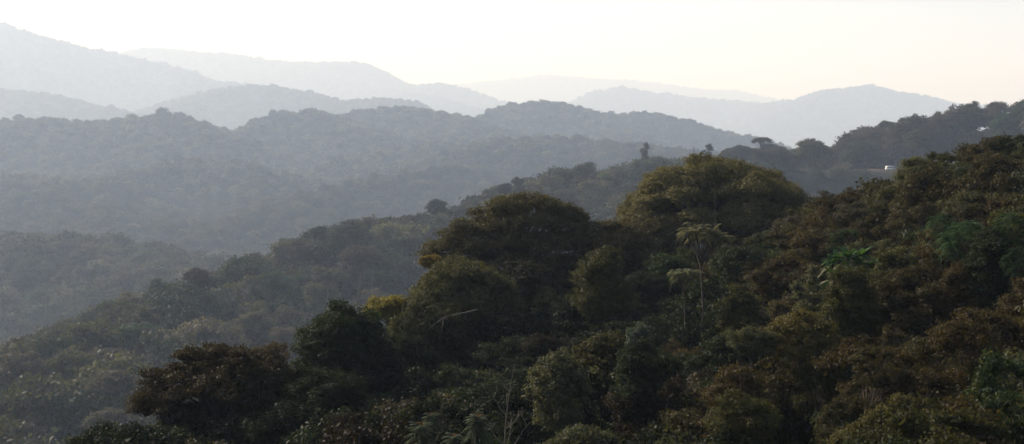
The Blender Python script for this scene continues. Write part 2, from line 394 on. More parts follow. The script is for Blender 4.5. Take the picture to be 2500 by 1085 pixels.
def frond(g, r, p0, d0, length, leaf, droop=.9, n=8, var=.5, width=None):
    """pinnate frond: arching midrib with leaflet pairs"""
    d = np.array([d0[0], d0[1], 0.]); d /= max(1e-6, np.linalg.norm(d)); side = np.array([-d[1], d[0], 0.])
    t = np.linspace(0, 1, n)
    rise = d0[2]
    pts = p0 + d * (t * length * .9)[:, None] + np.array([0, 0, 1.]) * ((rise * t - droop * t * t) * length)[:, None]
    tube(g, pts, np.linspace(.03, .008, n) * length / 1.5, 3, var * .6)
    P_, T_ = [], []
    k = int(length / leaf * 2.6)
    tt = np.linspace(.1, .98, k)
    q = np.stack([np.interp(tt, t, pts[:, j]) for j in range(3)], 1)
    wl = leaf * (1.5 * np.sin(np.pi * np.clip(tt * .9 + .08, 0, 1)) + .2)
    for sgn in (-1, 1):
        tip = q + sgn * side * wl[:, None] * 1.0 + d * wl[:, None] * .45 - np.array([0, 0, 1.]) * wl[:, None] * (.25 + .2 * r.rand(k))[:, None]
        ax = tip - q; w = unit(np.cross(ax, np.array([0, 0, 1.]))) * leaf * .26
        mid = q + ax * .5 + np.array([0, 0, .05 * leaf])
        v = np.stack([q, mid + w, tip, mid - w], 1).reshape(-1, 3)
        g.add(v, np.arange(4 * k).reshape(k, 4), np.clip(var + .25 * (r.rand(k) - .5), 0, 1))
def strap(g, r, p0, d0, length, width, droop=.5, var=.5, n=6):
    d = np.array([d0[0], d0[1], 0.]); d /= max(1e-6, np.linalg.norm(d)); side = np.array([-d[1], d[0], 0.])
    t = np.linspace(0, 1, n); h = math.hypot(d0[0], d0[1])
    pts = p0 + d * (t * length * h)[:, None] + np.array([0, 0, 1.]) * ((d0[2] * t - droop * t * t) * length)[:, None]
    w = width * np.sin(np.pi * (t * .86 + .1)) ** .7
    v = np.concatenate([pts - side * w[:, None], pts + side * w[:, None]]); i = np.arange(n - 1)
    g.add(v, np.stack([i, i + 1, i + 1 + n, i + n], -1), np.full(n - 1, var))

# ------------------------------------------------------------------ tree kinds (prototype meshes, crown base at z=0)
PAL = {'brown': (.050, .041, .019), 'red-brown': (.060, .043, .019), 'olive': (.058, .056, .022), 'dark green': (.026, .036, .017),
       'green': (.036, .056, .022), 'grey-green': (.062, .068, .046), 'grey-brown': (.072, .060, .046), 'yellow-green': (.105, .110, .030),
       'pale olive': (.095, .092, .050), 'golden': (.19, .13, .03), 'silvery': (.13, .13, .09), 'bright green': (.055, .115, .035),
       'blue-green': (.040, .062, .050), 'sage': (.115, .112, .075), 'orange-brown': (.115, .055, .022), 'shaded green': (.015, .021, .010), 'shaded brown': (.024, .018, .011)}  # last two tones carry the dark hollow's shade in the leaf colour
PAL = {k: (v[0], v[1], v[2]) for k, v in PAL.items()}
def build(lobes, seed, tuft_d, tuft_r, lpt, leaf, base_z=None, tr=.4, tl=20, twigs=3, gap=0., zmin=-.35, bark=None, tone=0., aspect=.5, fork=.3, lean=(0, 0), bare=None):
    r = rs(seed); g = Geo(); lobed(g, r, lobes, tuft_d, tuft_r, lpt, leaf, gap, zmin, aspect, tone)
    b = Geo(); bz = base_z if base_z is not None else lobes[:, 2].min() - .5
    limbs(b, r, lobes, (0, 0, bz), tr, tl, twigs, fork, lean)
    cm = g.mesh('crown', M_LEAF); tm = b.mesh('trunk', bark or M_BARK, True)
    allv = np.concatenate(g.v)
    return dict(crown=cm, trunk=tm, top=float(np.percentile(allv[:, 2], 99.7)), w=float(np.percentile(allv[:, 0], 99.5) - np.percentile(allv[:, 0], .5)), R=float(np.percentile(np.abs(allv[:, :2]), 99)))

def link(name, data, parent=None, loc=(0, 0, 0), scale=(1, 1, 1), rz=0.):
    o = bpy.data.objects.new(name, data); COL.objects.link(o); o.location = loc; o.scale = scale; o.rotation_euler = (0, 0, rz)
    if parent: o.parent = parent
    return o
def tree_at(proto, name, x, y, ztop, scale, colour, label, cat='tree', group=None, rz=0., sz=1., zg=None, parts=('trunk', 'crown')):
    """Empty on the ground; crown and trunk hang together in the crown's frame"""
    if zg is None: zg = float(terrain_full(np.array([x]), np.array([y]))[0][0])
    e = bpy.data.objects.new(name, None); COL.objects.link(e); e.location = (x, y, zg); e.rotation_euler = (0, 0, rz); e.empty_display_size = .5
    off = ztop - proto['top'] * scale * sz - zg
    for p in parts:
        if p in proto and proto[p] is not None:
            o = link(p, proto[p], e, (0, 0, off), (scale, scale, scale * sz)); o.color = (*PAL[colour], 1) if isinstance(colour, str) else (*colour, 1)
    if 'extra' in proto:
        for nm, md, c in proto['extra']:
            o = link(nm, md, e, (0, 0, off), (scale, scale, scale * sz)); o.color = (*PAL[c], 1)
    e['label'] = label; e['category'] = cat
    if group: e['group'] = group
    return e

# ------------------------------------------------------------------ the great trees of the near slope
HEROES = []     # (px, py_mid, short name) landmarks for descriptions;   exclusion discs
EXCL = []
def hero(name, proto, px, py, wpx, D, colour, label, cat='tree', rz=0., sz=1., short=None, group=None, excl=.75):
    D *= NS
    x, y, z = P(px, py, D); sc = wpx / FPX * D / proto['w']
    e = tree_at(proto, name, x, y, z, sc, colour, label, cat, group, rz, sz)
    EXCL.append((x, y, wpx / FPX * D / 2 * excl))
    if short: HEROES.append((px, py + wpx * .3, short))
    return e
    return e
r = rs(1)
# A: broad dome
A = build(lobes_dome(rs(11), 12, 9.0, 96, .62, .18, .13, .10), 101, 1.7, .36, 44, .15, base_z=-3, tr=.75, tl=30, twigs=2, zmin=-.1, fork=.15)
hero('dome_tree', A, 1752, 384, 452, 186, (.122, .106, .054), 'huge brown-olive dome-shaped tree on the crest, broadest crown in the photo', rz=.4, short='great dome tree', excl=.9, sz=.98)
# lower left skirt of the dome tree
A2 = build(lobes_round(rs(12), 6, 8, 26, .30, .7), 102, 1.5, .36, 38, .17, base_z=-1, tr=.4, tl=24, gap=.12, zmin=-.3)
hero('broadleaf_tree', A2, 1618, 520, 190, 180, (.085, .070, .040), 'grey-olive tree hanging below the left edge of the great dome tree', short='tree under the dome')
# B: centre tree: spreading crown with tiers and gaps
Bl = np.array([[c[0], c[1], c[2], c[3], c[4], c[5]] for c in [
 (-1.0,0,8.6,2.6,2.4,1.0),(1.6,.5,8.9,2.3,2.3,1.0),(3.8,0,8.2,2.4,2.2,.9),(-3.4,.4,7.5,2.4,2.2,.9),(-5.6,-.2,6.2,2.3,2.2,.8),(-7.6,.3,4.9,2.2,2.0,.75),(-9.4,-.1,3.6,2.0,1.9,.7),(-10.6,.4,2.7,1.5,1.5,.5),
 (5.8,.2,7.3,2.2,2.0,.9),(7.4,0,6.0,1.8,1.7,.7),(8.6,.2,5.2,1.2,1.2,.4),(-4.5,-2.2,3.9,2.2,2.0,.8),(-6.8,-2,2.6,2.0,1.8,.7),(-2.0,-2.5,6.2,2.4,2.0,.9),(1.0,-2.6,6.8,2.4,2.2,1.0),(4.0,-2.4,6.4,2.3,2.0,.9),
 (0.4,-3.2,4.4,2.6,2.2,1.1),(3.2,-3.4,4.0,2.6,2.3,1.1),(6.2,-2.4,4.6,2.2,2.0,.9),(-1.8,2.6,7.2,2.6,2.3,1.0),(2.0,2.8,7.8,2.6,2.4,1.0),(5.0,2.4,6.6,2.4,2.2,.9),(-5.0,2.6,5.4,2.2,2.1,.8),(-8.0,2.3,3.9,2.0,2.0,.7),
 (-.4,-3.6,2.2,2.3,2.0,1.0),(2.4,-3.8,1.8,2.6,2.2,1.1),(5.2,-3.2,2.2,2.4,2.0,1.0),(1.0,-3.5,-.4,2.4,2.2,1.2),(4.2,-3.4,-.2,2.6,2.2,1.2),(6.8,-2.2,1.8,1.9,1.8,.9),(-7.2,1,.9,2.4,2.2,1.2),(-9.2,1,1.6,1.9,1.8,1.0),(-5.6,1.5,-.6,2.2,2,1.2),(-.5,1.5,1.8,2.4,2.2,1.5),(2,1.8,3.6,2.8,2.4,1.6),(5.2,1.5,4.2,2.6,2.2,1.4),(7.4,1.2,3.4,2.2,2,1.4),(6.4,1,.8,2.4,2.2,1.5),(-1.5,1.8,4.4,2.4,2.2,1.4),(-3.6,2.2,5,2.2,2,1.1),(2.4,1,.2,2.8,2.4,1.6),(-2.6,1,-1.6,2.4,2.2,1.3),(8.6,1,1.9,1.8,1.7,1.2),(-4.6,2,1.9,1.7,1.6,.9),(-1.6,2,3.0,1.6,1.5,.9),(-3.4,2,3.4,1.5,1.4,.6),(-6.0,2.4,3.4,1.6,1.4,.7)]])
B = build(Bl, 103, 1.8, .34, 42, .15, base_z=-3, tr=.7, tl=30, twigs=4, zmin=-.2, gap=.06, fork=.45)
hero('spreading_tree', B, 1268, 477, 425, 168, (.074, .064, .034), 'large brown spreading tree with tiered branches and a gap, centre of the photo', short='central spreading tree', excl=.8)
# right companion crowns of B
B2 = build(lobes_dome(rs(14), 5, 5.5, 26, .5, .30), 104, 1.8, .34, 36, .16, base_z=-2, tr=.35, tl=24, twigs=3)
hero('broadleaf_tree', B2, 1500, 540, 195, 166, (.085, .068, .036), 'brown rounded tree between the central spreading tree and the dome tree', short='rounded brown tree', rz=1.1)
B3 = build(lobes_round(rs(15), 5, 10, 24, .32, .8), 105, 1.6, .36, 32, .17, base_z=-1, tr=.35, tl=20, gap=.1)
hero('broadleaf_tree', B3, 1290, 640, 190, 158, (.022, .021, .013), 'shadowed dark tree mass directly under the central spreading tree', short='shadowed tree mass')  # shade below the big crown is put into its leaf colour
# C: left smooth dome of fine leaves
C_ = build(lobes_dome(rs(16), 7, 8.5, 80, .75, .20, .10, -.02), 106, 2.6, .28, 34, .13, base_z=-4, tr=.55, tl=24, twigs=2, zmin=-.25)
c_tree = hero('domed_tree', C_, 1126, 638, 318, 140, (.080, .076, .038), 'olive domed tree of fine leaves, left below the central spreading tree', short='olive domed tree', sz=1.25, excl=.85)
gb = Geo(); bp = [np.array(P(a_, b_, d_ * NS)) - np.array(c_tree.location) for a_, b_, d_ in ((1165, 758, 133), (1120, 768, 128), (1084, 776, 125), (1064, 790, 124), (1048, 803, 124), (1080, 800, 124), (1072, 832, 124), (1100, 771, 126), (1062, 764, 124))]
tube(gb, [bp[0], bp[1], bp[2], bp[3], bp[4]], [.05, .042, .032, .022, .012], 5); tube(gb, [bp[2], bp[5], bp[6]], [.026, .018, .008], 4); tube(gb, [bp[7], bp[8]], [.024, .008], 4)
link('bare_branch', gb.mesh('bare_branch', M_BARK, True), c_tree)
C2 = build(lobes_round(rs(17), 4, 7.5, 24, .34, .9), 107, 2.2, .29, 32, .14, base_z=-1, tr=.3, tl=20)
hero('broadleaf_tree', C2, 1052, 745, 190, 132, (.034, .035, .018), 'dark olive tree filling the slope below the olive domed tree', short='lower olive tree', sz=1.5)
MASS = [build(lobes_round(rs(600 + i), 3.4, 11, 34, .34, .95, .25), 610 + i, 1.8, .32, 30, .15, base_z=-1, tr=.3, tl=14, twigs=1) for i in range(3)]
for i, (a_, b_, w_, d_, c_, lab_) in enumerate([  # the darkest of these have the hollow's shade put into their colour
   (1215, 668, 150, 170, 'shaded green', 'shade-coloured green tall tree under the left arm of the central spreading tree'),
   (1390, 640, 170, 170, 'shaded brown', 'very dark tall tree under the right arm of the central spreading tree'),
   (1500, 668, 150, 160, 'shaded green', 'tall dark tree directly below the rounded brown tree'),
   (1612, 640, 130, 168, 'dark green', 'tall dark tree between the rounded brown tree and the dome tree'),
   (1690, 612, 150, 168, 'shaded green', 'shade-coloured green tree under the left half of the great dome tree'),
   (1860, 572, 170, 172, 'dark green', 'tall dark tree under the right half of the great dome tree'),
   (1170, 770, 190, 136, 'shaded brown', 'dark leafy wall right below the olive domed tree'),
   (1290, 790, 190, 134, 'shaded green', 'shade-coloured green leafy wall in the middle of the dark hollow'),
   (1420, 730, 170, 142, 'shaded green', 'dark tree mass at the upper right of the dark hollow'),
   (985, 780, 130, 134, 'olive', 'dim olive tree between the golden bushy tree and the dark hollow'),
   (1030, 900, 170, 112, 'shaded green', 'dark tree mass right of the blackish green lobed tree'),
   (1740, 760, 180, 122, 'shaded green', 'dark tree mass at the foot of the thin straight trunk'),
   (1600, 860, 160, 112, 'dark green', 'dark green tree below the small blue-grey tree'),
   (1532, 612, 120, 172, 'shaded green', 'dark leafy crown closing the gap right of the rounded brown tree'),
   (1120, 705, 150, 150, 'shaded brown', 'shade-coloured brown tree under the left arm of the spreading tree, behind the olive dome'),
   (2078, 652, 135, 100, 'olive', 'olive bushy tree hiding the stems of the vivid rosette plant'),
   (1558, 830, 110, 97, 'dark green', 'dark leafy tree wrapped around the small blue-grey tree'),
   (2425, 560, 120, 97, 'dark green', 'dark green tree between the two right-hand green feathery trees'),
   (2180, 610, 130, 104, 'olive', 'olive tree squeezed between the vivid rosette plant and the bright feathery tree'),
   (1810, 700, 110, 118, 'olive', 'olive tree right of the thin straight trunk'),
   (735, 900, 120, 112, 'shaded green', 'dark tree mass between the brown domed tree and dark lobed tree')]):
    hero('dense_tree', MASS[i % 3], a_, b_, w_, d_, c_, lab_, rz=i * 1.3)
# D: yellow tree, its sunlit gold put into the leaf colour
D_ = build(lobes_round(rs(18), 3, 3.6, 20, .32, .8), 108, 4.0, .25, 16, .15, base_z=-1, tr=.2, tl=20)
hero('bushy_tree', D_, 948, 722, 118, 142, (.20, .16, .035), 'bushy tree coloured golden as if sunlit on the skyline, left of the olive domed tree', short='golden bushy tree', excl=.4)
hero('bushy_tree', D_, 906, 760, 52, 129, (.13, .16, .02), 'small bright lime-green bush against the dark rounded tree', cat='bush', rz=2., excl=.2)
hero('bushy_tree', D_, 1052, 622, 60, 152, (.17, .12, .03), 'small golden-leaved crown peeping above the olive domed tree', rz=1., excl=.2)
# E: dark green lobed tree
E_ = build(lobes_round(rs(19), 6, 13, 62, .23, 1.0, .25), 109, 1.6, .34, 38, .15, base_z=-2, tr=.5, tl=20, twigs=2)
hero('lobed_tree', E_, 842, 744, 236, 120, (.022, .032, .012), 'tall dark green tree with cauliflower-like lobes, left of the olive domed tree', short='dark lobed tree', sz=.92, rz=.8)
E2 = build(lobes_round(rs(20), 5, 9, 40, .25, .95, .1), 110, 1.7, .33, 32, .15, base_z=-1, tr=.4, tl=16, twigs=2)
hero('lobed_tree', E2, 800, 905, 210, 104, (.018, .025, .011), 'dark green lobed tree at the bottom edge below the dark lobed tree', short='lower dark tree', rz=.3)
hero('lobed_tree', E2, 905, 850, 150, 116, (.016, .019, .010), 'blackish green lobed tree between the dark lobed and olive trees', rz=2.2)
# F: brown domed tree with visible limbs
F_ = build(lobes_dome(rs(21), 8, 7, 64, .42, .20, .13, .06), 111, 1.9, .30, 34, .14, base_z=-3.5, tr=.5, tl=20, twigs=4, zmin=-.05, gap=.12, fork=.2)
hero('domed_tree', F_, 525, 846, 400, 108, (.038, .028, .014), 'wide reddish-brown domed tree with dark curving limbs at the lower left', short='brown domed tree', sz=.95, rz=.5, excl=.85)
F3 = build(lobes_open(rs(23), 4, 5, 20, .30, .5), 113, 1.9, .30, 28, .14, base_z=-1.5, tr=.25, tl=18, twigs=5, gap=.1)
hero('broadleaf_tree', F3, 655, 838, 150, 112, (.066, .050, .028), 'open brown tree with a twiggy top between the brown domed and dark lobed trees', short='twiggy brown tree', rz=2)
# G: emergent tree with drooping compound leaves on a thin trunk; leaf colour raised to look lit
def drooping_tree(seed, heads, flen, leaf, nfr, trunk_pts, tr=.13, up=.5, droop=.85, barkm=None, tone=.5):
    r = rs(seed); g = Geo(); b = Geo()
    tp = np.array(trunk_pts, float); tube(b, tp, np.linspace(tr, tr * .6, len(tp)), 6)
    for h in heads:
        h = np.array(h, float); s = tp[-1] - np.array([0, 0, 1.0 * r.rand()])
        tube(b, bez(s, s + [0, 0, .5], h - np.array([(h - s)[0] * .3, (h - s)[1] * .3, .6]), h, 7), np.linspace(tr * .5, tr * .22, 7), 5)
        for k in range(nfr):
            a = r.rand() * 6.28; u = up + .35 * r.normal()
            frond(g, r, h + r.normal(size=3) * .08, (math.cos(a), math.sin(a), u), flen * (.7 + .5 * r.rand()), leaf, droop * (.8 + .5 * r.rand()), 7, tone + .2 * r.normal())
    av = np.concatenate(g.v)
    return dict(crown=g.mesh('crown', M_LEAF), trunk=b.mesh('trunk', barkm or M_BARK, True), top=float(av[:, 2].max()), w=float(av[:, 0].max() - av[:, 0].min()))
rr = rs(31)
heads = [(math.cos(a) * q, math.sin(a) * q * .8, 3.2 - .16 * q * q + rr.normal() * .2) for a, q in zip(rr.rand(22) * 6.28, 2.5 * np.sqrt(rr.rand(22)))]
G_ = drooping_tree(32, heads, 1.15, .16, 11, [(.6, 0, -16), (.5, 0, -9), (.25, 0, -4), (0, 0, 0)], .15, .45)
hero('drooping_leaf_tree', G_, 1712, 543, 150, 128, (.16, .15, .085), 'tall slim tree with pale drooping leaves brightened as if lit, on a thin straight trunk', short='tall drooping-leaf tree', excl=.3)
heads = [(math.cos(a) * q, math.sin(a) * q, 1.6 - .2 * q * q) for a, q in zip(rr.rand(12) * 6.28, 1.6 * np.sqrt(rr.rand(12)))]
G2 = drooping_tree(33, heads, 1.1, .16, 10, [(.5, 0, -8), (.2, 0, -4), (0, 0, -.5)], .12, .4)
hero('drooping_leaf_tree', G2, 1672, 652, 105, 122, (.16, .16, .095), 'lower clump of pale drooping leaves just left of the thin straight trunk', excl=.2, rz=1)
# K: bright green feathery trees
def feather_tree(seed, R, H, n, flen=1.6, leaf=.2, trunk=9, nfr=9):
    r = rs(seed); heads = []
    for i in range(n):
        z = -.5 + 1.5 * ((i + .5) / n); a = i * 2.4 + r.normal() * .2; q = math.sqrt(1 - z * z)
        heads.append((math.cos(a) * R * q, math.sin(a) * R * q, H * z))
    return drooping_tree(seed + 1, heads, flen, leaf, nfr, [(0, 0, -trunk), (0.1, 0, -trunk / 2), (0, 0, -.5)], .07, .35, .75, tone=.55)
K1 = feather_tree(41, 2.4, 2.6, 46, 1.25, .13, nfr=10); K2 = feather_tree(43, 1.5, 2.2, 26, 1.2, .13, nfr=10)
hero('feathery_tree', K1, 2362, 536, 158, 100, (.055, .100, .042), 'bright green feathery tree with rounded billowing fronds on the right slope', short='bright feathery tree', excl=.5)
hero('feathery_tree', K2, 2300, 518, 88, 104, (.055, .096, .040), 'smaller bright green feathery tree just up-left of the billowing feathery tree', excl=.3)
hero('feathery_tree', K2, 2470, 515, 120, 98, (.040, .078, .026), 'green feathery tree at the right edge beside the bright feathery tree', excl=.3, rz=1)
hero('feathery_tree', K2, 2490, 600, 100, 94, (.034, .062, .030), 'darker green feathery tree at the right edge, below the other feathery trees', excl=.3, rz=2)
# L: big strap-leaved rosette plant
r = rs(51); gl = Geo(); gd = Geo(); st = Geo()
for h in [(-1.2, 0, 1.7), (-.4, -.4, 2.1), (.4, .1, 2.1), (1.3, .1, 1.7), (-.8, .3, 1.9), (.9, -.3, 1.4), (.1, -.6, 1.7), (-.3, -.7, 1.4), (.7, -.8, 1.1), (-1.3, -.6, 1.1), (.1, -.9, .6), (1.5, -.5, .7), (-.8, -1.0, .2), (.7, -1.1, .1), (-1.6, -.4, .3), (1.7, -.8, -.1), (0, -1.2, -.4)]:
    h = np.array(h); tube(st, bez(np.array([0, 0, -3.]), np.array([0, 0, -1.5]), h - [0, 0, .8], h), np.linspace(.09, .06, 7), 6)
    for k in range(26):
        a = r.rand() * 6.28; strap(gl, r, h, (math.cos(a), math.sin(a), .35 + 1.1 * r.rand()), .5 + .25 * r.rand(), .12, .6, .4 + .35 * r.rand())
    for k in range(7):
        a = r.rand() * 6.28; strap(gd, r, h - [0, 0, .2], (math.cos(a), math.sin(a), -.1 + .3 * r.rand()), 1.1 + .4 * r.rand(), .09, .6, .7)
L_ = dict(crown=gl.mesh('crown', M_LEAF), trunk=st.mesh('trunk', M_BARK, True), top=2.9, w=3.7, extra=[('dead_leaves', gd.mesh('dead_leaves', M_LEAF), 'sage')])
hero('rosette_plant', L_, 2085, 592, 165, 108, (.042, .090, .028), 'vivid green rosette plant with long strap leaves and pale dry ones', cat='plant', short='vivid rosette plant', excl=.5)
# Q: fern-like whorled plants at the bottom
def whorl_plant(seed):
    r = rs(seed); g = Geo(); b = Geo(); f = Geo()
    tube(b, [(0, 0, -5), (.1, 0, -2.5), (0, 0, 0)], [.1, .08, .06], 6)
    for k in range(64):
        z = -1.5 * (k / 64); a = k * 2.4 + r.normal() * .3; up = .85 + z * .55 + .12 * r.normal(); ln = 1.0 + .35 * min(1, -z * 1.5)
        frond(g, r, np.array([0, 0, z]), (math.cos(a), math.sin(a), up), ln * (.8 + .35 * r.rand()), .13, .75, 8, .5 + .16 * r.normal())
    for k in range(14):
        a = r.rand() * 6.28; strap(f, r, np.array([0, 0, 0.]), (math.cos(a), math.sin(a), .9), .55, .03, .5, .6)
    return dict(crown=g.mesh('crown', M_LEAF), trunk=b.mesh('trunk', M_BARK, True), top=.55, w=2.75, extra=[('young_shoots', f.mesh('young_shoots', M_LEAF), 'orange-brown')])
Q_ = whorl_plant(61)
for i, (a, b, w, d, lab) in enumerate([(1028, 1022, 92, 80, 'leftmost of the pale green whorled fern-like plants at the bottom edge'),
        (1165, 1002, 88, 82, 'fern-like whorled plant with orange centre, just left of the bare pale tree'),
        (1108, 1052, 78, 77, 'lowest small fern-like whorled plant, between its two taller neighbours'),
        (1052, 1002, 60, 88, 'dimmer fern-like whorled plant behind the leftmost whorled plant')]):
    hero('whorled_plant', Q_, a, b, w, d, (.080, .098, .058), lab, cat='plant', rz=i * 1.3, excl=.4, group='whorled fern-like plants along the bottom edge', short='whorled plants' if i == 1 else None)
# M, N: silvery trees
M1 = build(np.array([[0, 0, 6.2, .7, .7, .9], [-.3, 0, 5.0, .9, .9, .9], [.2, .2, 3.8, 1.2, 1.1, .9], [-2.2, 0, 4.0, .7, .7, .8], [-1.8, 0, 2.8, .9, .8, .8], [.3, 0, 2.2, 1.5, 1.3, .9], [2.0, 0, 2.4, 1.1, 1, .7], [3.0, 0, 1.8, .8, .8, .6], [-1.3, 0, 1.2, 1.2, 1.1, .8], [1.2, 0, .8, 1.6, 1.3, .8]]), 114, 5.5, .20, 12, .15, base_z=-1, tr=.14, tl=12, twigs=3, gap=.1, aspect=.32)
hero('silvery_tree', M1, 1985, 648, 120, 104, (.115, .115, .075), 'silvery-leaved slim tree with several pointed tops on the right slope', short='silvery tree', excl=.4)
N1 = build(lobes_round(rs(24), 1.5, 3.4, 12, .4, .8), 115, 5.5, .2, 12, .15, base_z=-.5, tr=.12, tl=12, gap=.12, aspect=.32)
hero('silvery_tree', N1, 1558, 788, 62, 98, (.085, .105, .098), 'small blue-grey leaved tree in the dark hollow, right of centre', short='small blue-grey tree', excl=.4, sz=1.5)
# O: sage tree
O_ = build(np.r_[lobes_dome(rs(25), 2.6, 4.0, 30, .75, .30, .1, -.1), lobes_round(rs(26), 2.2, 3.5, 14, .36, .8) - np.array([[0, 0, 3.4, 0, 0, 0]])], 116, 5.0, .22, 14, .13, base_z=-3, tr=.2, tl=10, twigs=2)
hero('sage_tree', O_, 1362, 858, 152, 86, (.098, .096, .062), 'pale sage-green rounded tree standing out of the shade, bottom centre', short='sage-green tree', excl=.8)
O2 = build(lobes_dome(rs(27), 3, 2.6, 24, .6, .3), 117, 4.5, .22, 14, .14, base_z=-1.5, tr=.18, tl=8, twigs=2)
hero('bushy_tree', O2, 1425, 1038, 190, 72, (.070, .072, .046), 'grey-green bush at the bottom edge right below the sage-green tree', cat='bush', short='bottom grey-green bush')
hero('bushy_tree', O2, 1480, 812, 170, 104, (.050, .046, .022), 'brownish-olive bush behind and right of the sage-green tree', cat='bush', rz=2., short='brownish bush')
# R: yellowish trees
R_ = build(lobes_open(rs(28), 3.6, 4.0, 30, .30, .55), 118, 4.0, .25, 14, .14, base_z=-1.5, tr=.2, tl=10, twigs=4, gap=.05)
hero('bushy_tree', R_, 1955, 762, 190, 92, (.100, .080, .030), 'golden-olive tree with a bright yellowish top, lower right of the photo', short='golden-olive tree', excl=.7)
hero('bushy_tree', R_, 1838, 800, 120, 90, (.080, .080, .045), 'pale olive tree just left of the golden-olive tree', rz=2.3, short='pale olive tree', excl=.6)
T_ = build(np.array([[i * -.62 + rs(i).normal() * .12, 0, 3.4 - i * .5, .62 + .1 * i, .6, .42] for i in range(8)]), 119, 7, .16, 12, .10, base_z=-1.5, tr=.1, tl=6, twigs=3, gap=.1, aspect=.4)
hero('climbing_shrub', T_, 2190, 960, 215, 66, (.115, .100, .045), 'pale yellowish climbing shrub slanting down to the bottom edge at right', cat='shrub', short='slanting pale shrub', excl=.5)
# P: bare pale tree
def bare_tree(seed, H, tr, nb=11, spread=.5):
    r = rs(seed); b = Geo(); n = 10; t = np.linspace(0, 1, n)
    tp = np.c_[.05 * H * np.sin(t * 4 + seed) + .14 * H * t * t * (1 if seed % 2 else -1), .03 * H * np.cos(t * 4), -6 + t * (H + 6)]
    tube(b, tp, tr * (1.1 - .9 * t), 6)
    for k in range(nb):
        u = .45 + .5 * r.rand(); s = np.array([np.interp(u, t, tp[:, j]) for j in range(3)])
        a = r.rand() * 6.28; L = H * spread * (1.15 - u) * (.6 + .6 * r.rand())
        d = np.array([math.cos(a), math.sin(a) * .6, .75 + .5 * r.rand()]); e = s + d * L
        q = bez(s, s + d * L * .3 * [1.3, 1.3, .5], s + d * L * .7 + r.normal(size=3) * L * .06, e, 7); tube(b, q, np.linspace(tr * .4, tr * .08, 7), 4)
        for j in range(3):
            s2 = q[2 + r.randint(4)]; d2 = unit(d + r.normal(size=3) * .7); tube(b, bez(s2, s2 + d2 * L * .12, s2 + d2 * L * .25 + [0, 0, .03 * L], s2 + d2 * L * .4, 5), np.linspace(tr * .18, tr * .05, 5), 3)
    me_ = b.mesh('trunk', M_BARK_PALE, True)
    return dict(trunk=me_, top=H, w=1.0)
Pt = bare_tree(71, 5.4, .085)
def bare(px, py, D, H, lab, proto=Pt, rz=0., excl=.3, short=None, group=None, far=False):
    if not far: D *= NS; H *= NS
    x, y, z = P(px, py, D); s = H / proto['top']
    e = tree_at(proto, 'bare_tree', x, y, z, s, 'sage', lab, 'tree', group, rz); EXCL.append((x, y, excl))
    if short: HEROES.append((px, py + 60, short))
bare(1232, 888, 84, 5.2, 'bare pale dead tree with upswept branches left of the sage-green tree', short='bare pale tree')
Pt2 = bare_tree(72, 5.0, .045, 12, .5)
bare(1812, 872, 84, 3.0, 'leaning bare white-barked stem below the pale olive tree', Pt2, .8)
bare(1760, 470, 168, 7.5, 'grey leafless branches standing in front of the great dome tree', Pt2, .2)
bare(1498, 580, 150, 9.0, 'thin bare snag with ragged stem in front of the rounded brown tree', Pt2, 2.)
bare(2130, 838, 78, 5.0, 'tall pale bare trunk among brown foliage, lower right', Pt2, 2.7)

# ------------------------------------------------------------------ prototypes for the ordinary trees
M_BARK_MID = mat_bark('grey_bark', (.14, .11, .08))
NEARP = []
for i in range(4): NEARP.append(build(lobes_open(rs(200 + i), 3.6, 6.6, 34 - 4 * (i % 2), .24, .72), 300 + i, 2.5, .22, 40, .10, base_z=-2.0, tr=.15, tl=12, twigs=5, gap=.08 + .08 * (i % 2), bark=M_BARK_MID if i % 2 else None))
for i in range(3): NEARP.append(build(lobes_round(rs(210 + i), 2.8, 7.2, 30, .30, .9, .4), 310 + i, 2.5, .22, 40, .10, base_z=-.8, tr=.17, tl=12, twigs=3, gap=.05))
for i in range(2): NEARP.append(build(lobes_dome(rs(220 + i), 3.6, 3.6, 28, .5, .28), 320 + i, 2.5, .22, 40, .10, base_z=-2.2, tr=.18, tl=12, twigs=4, zmin=-.1))
heads = [(math.cos(a) * q, math.sin(a) * q, 3 - .2 * q * q) for a, q in zip(rr.rand(20) * 6.28, 2.2 * np.sqrt(rr.rand(20)))]
NEARP.append(drooping_tree(230, heads, 1.0, .15, 10, [(.3, 0, -14), (.1, 0, -6), (0, 0, .5)], .12, .5))
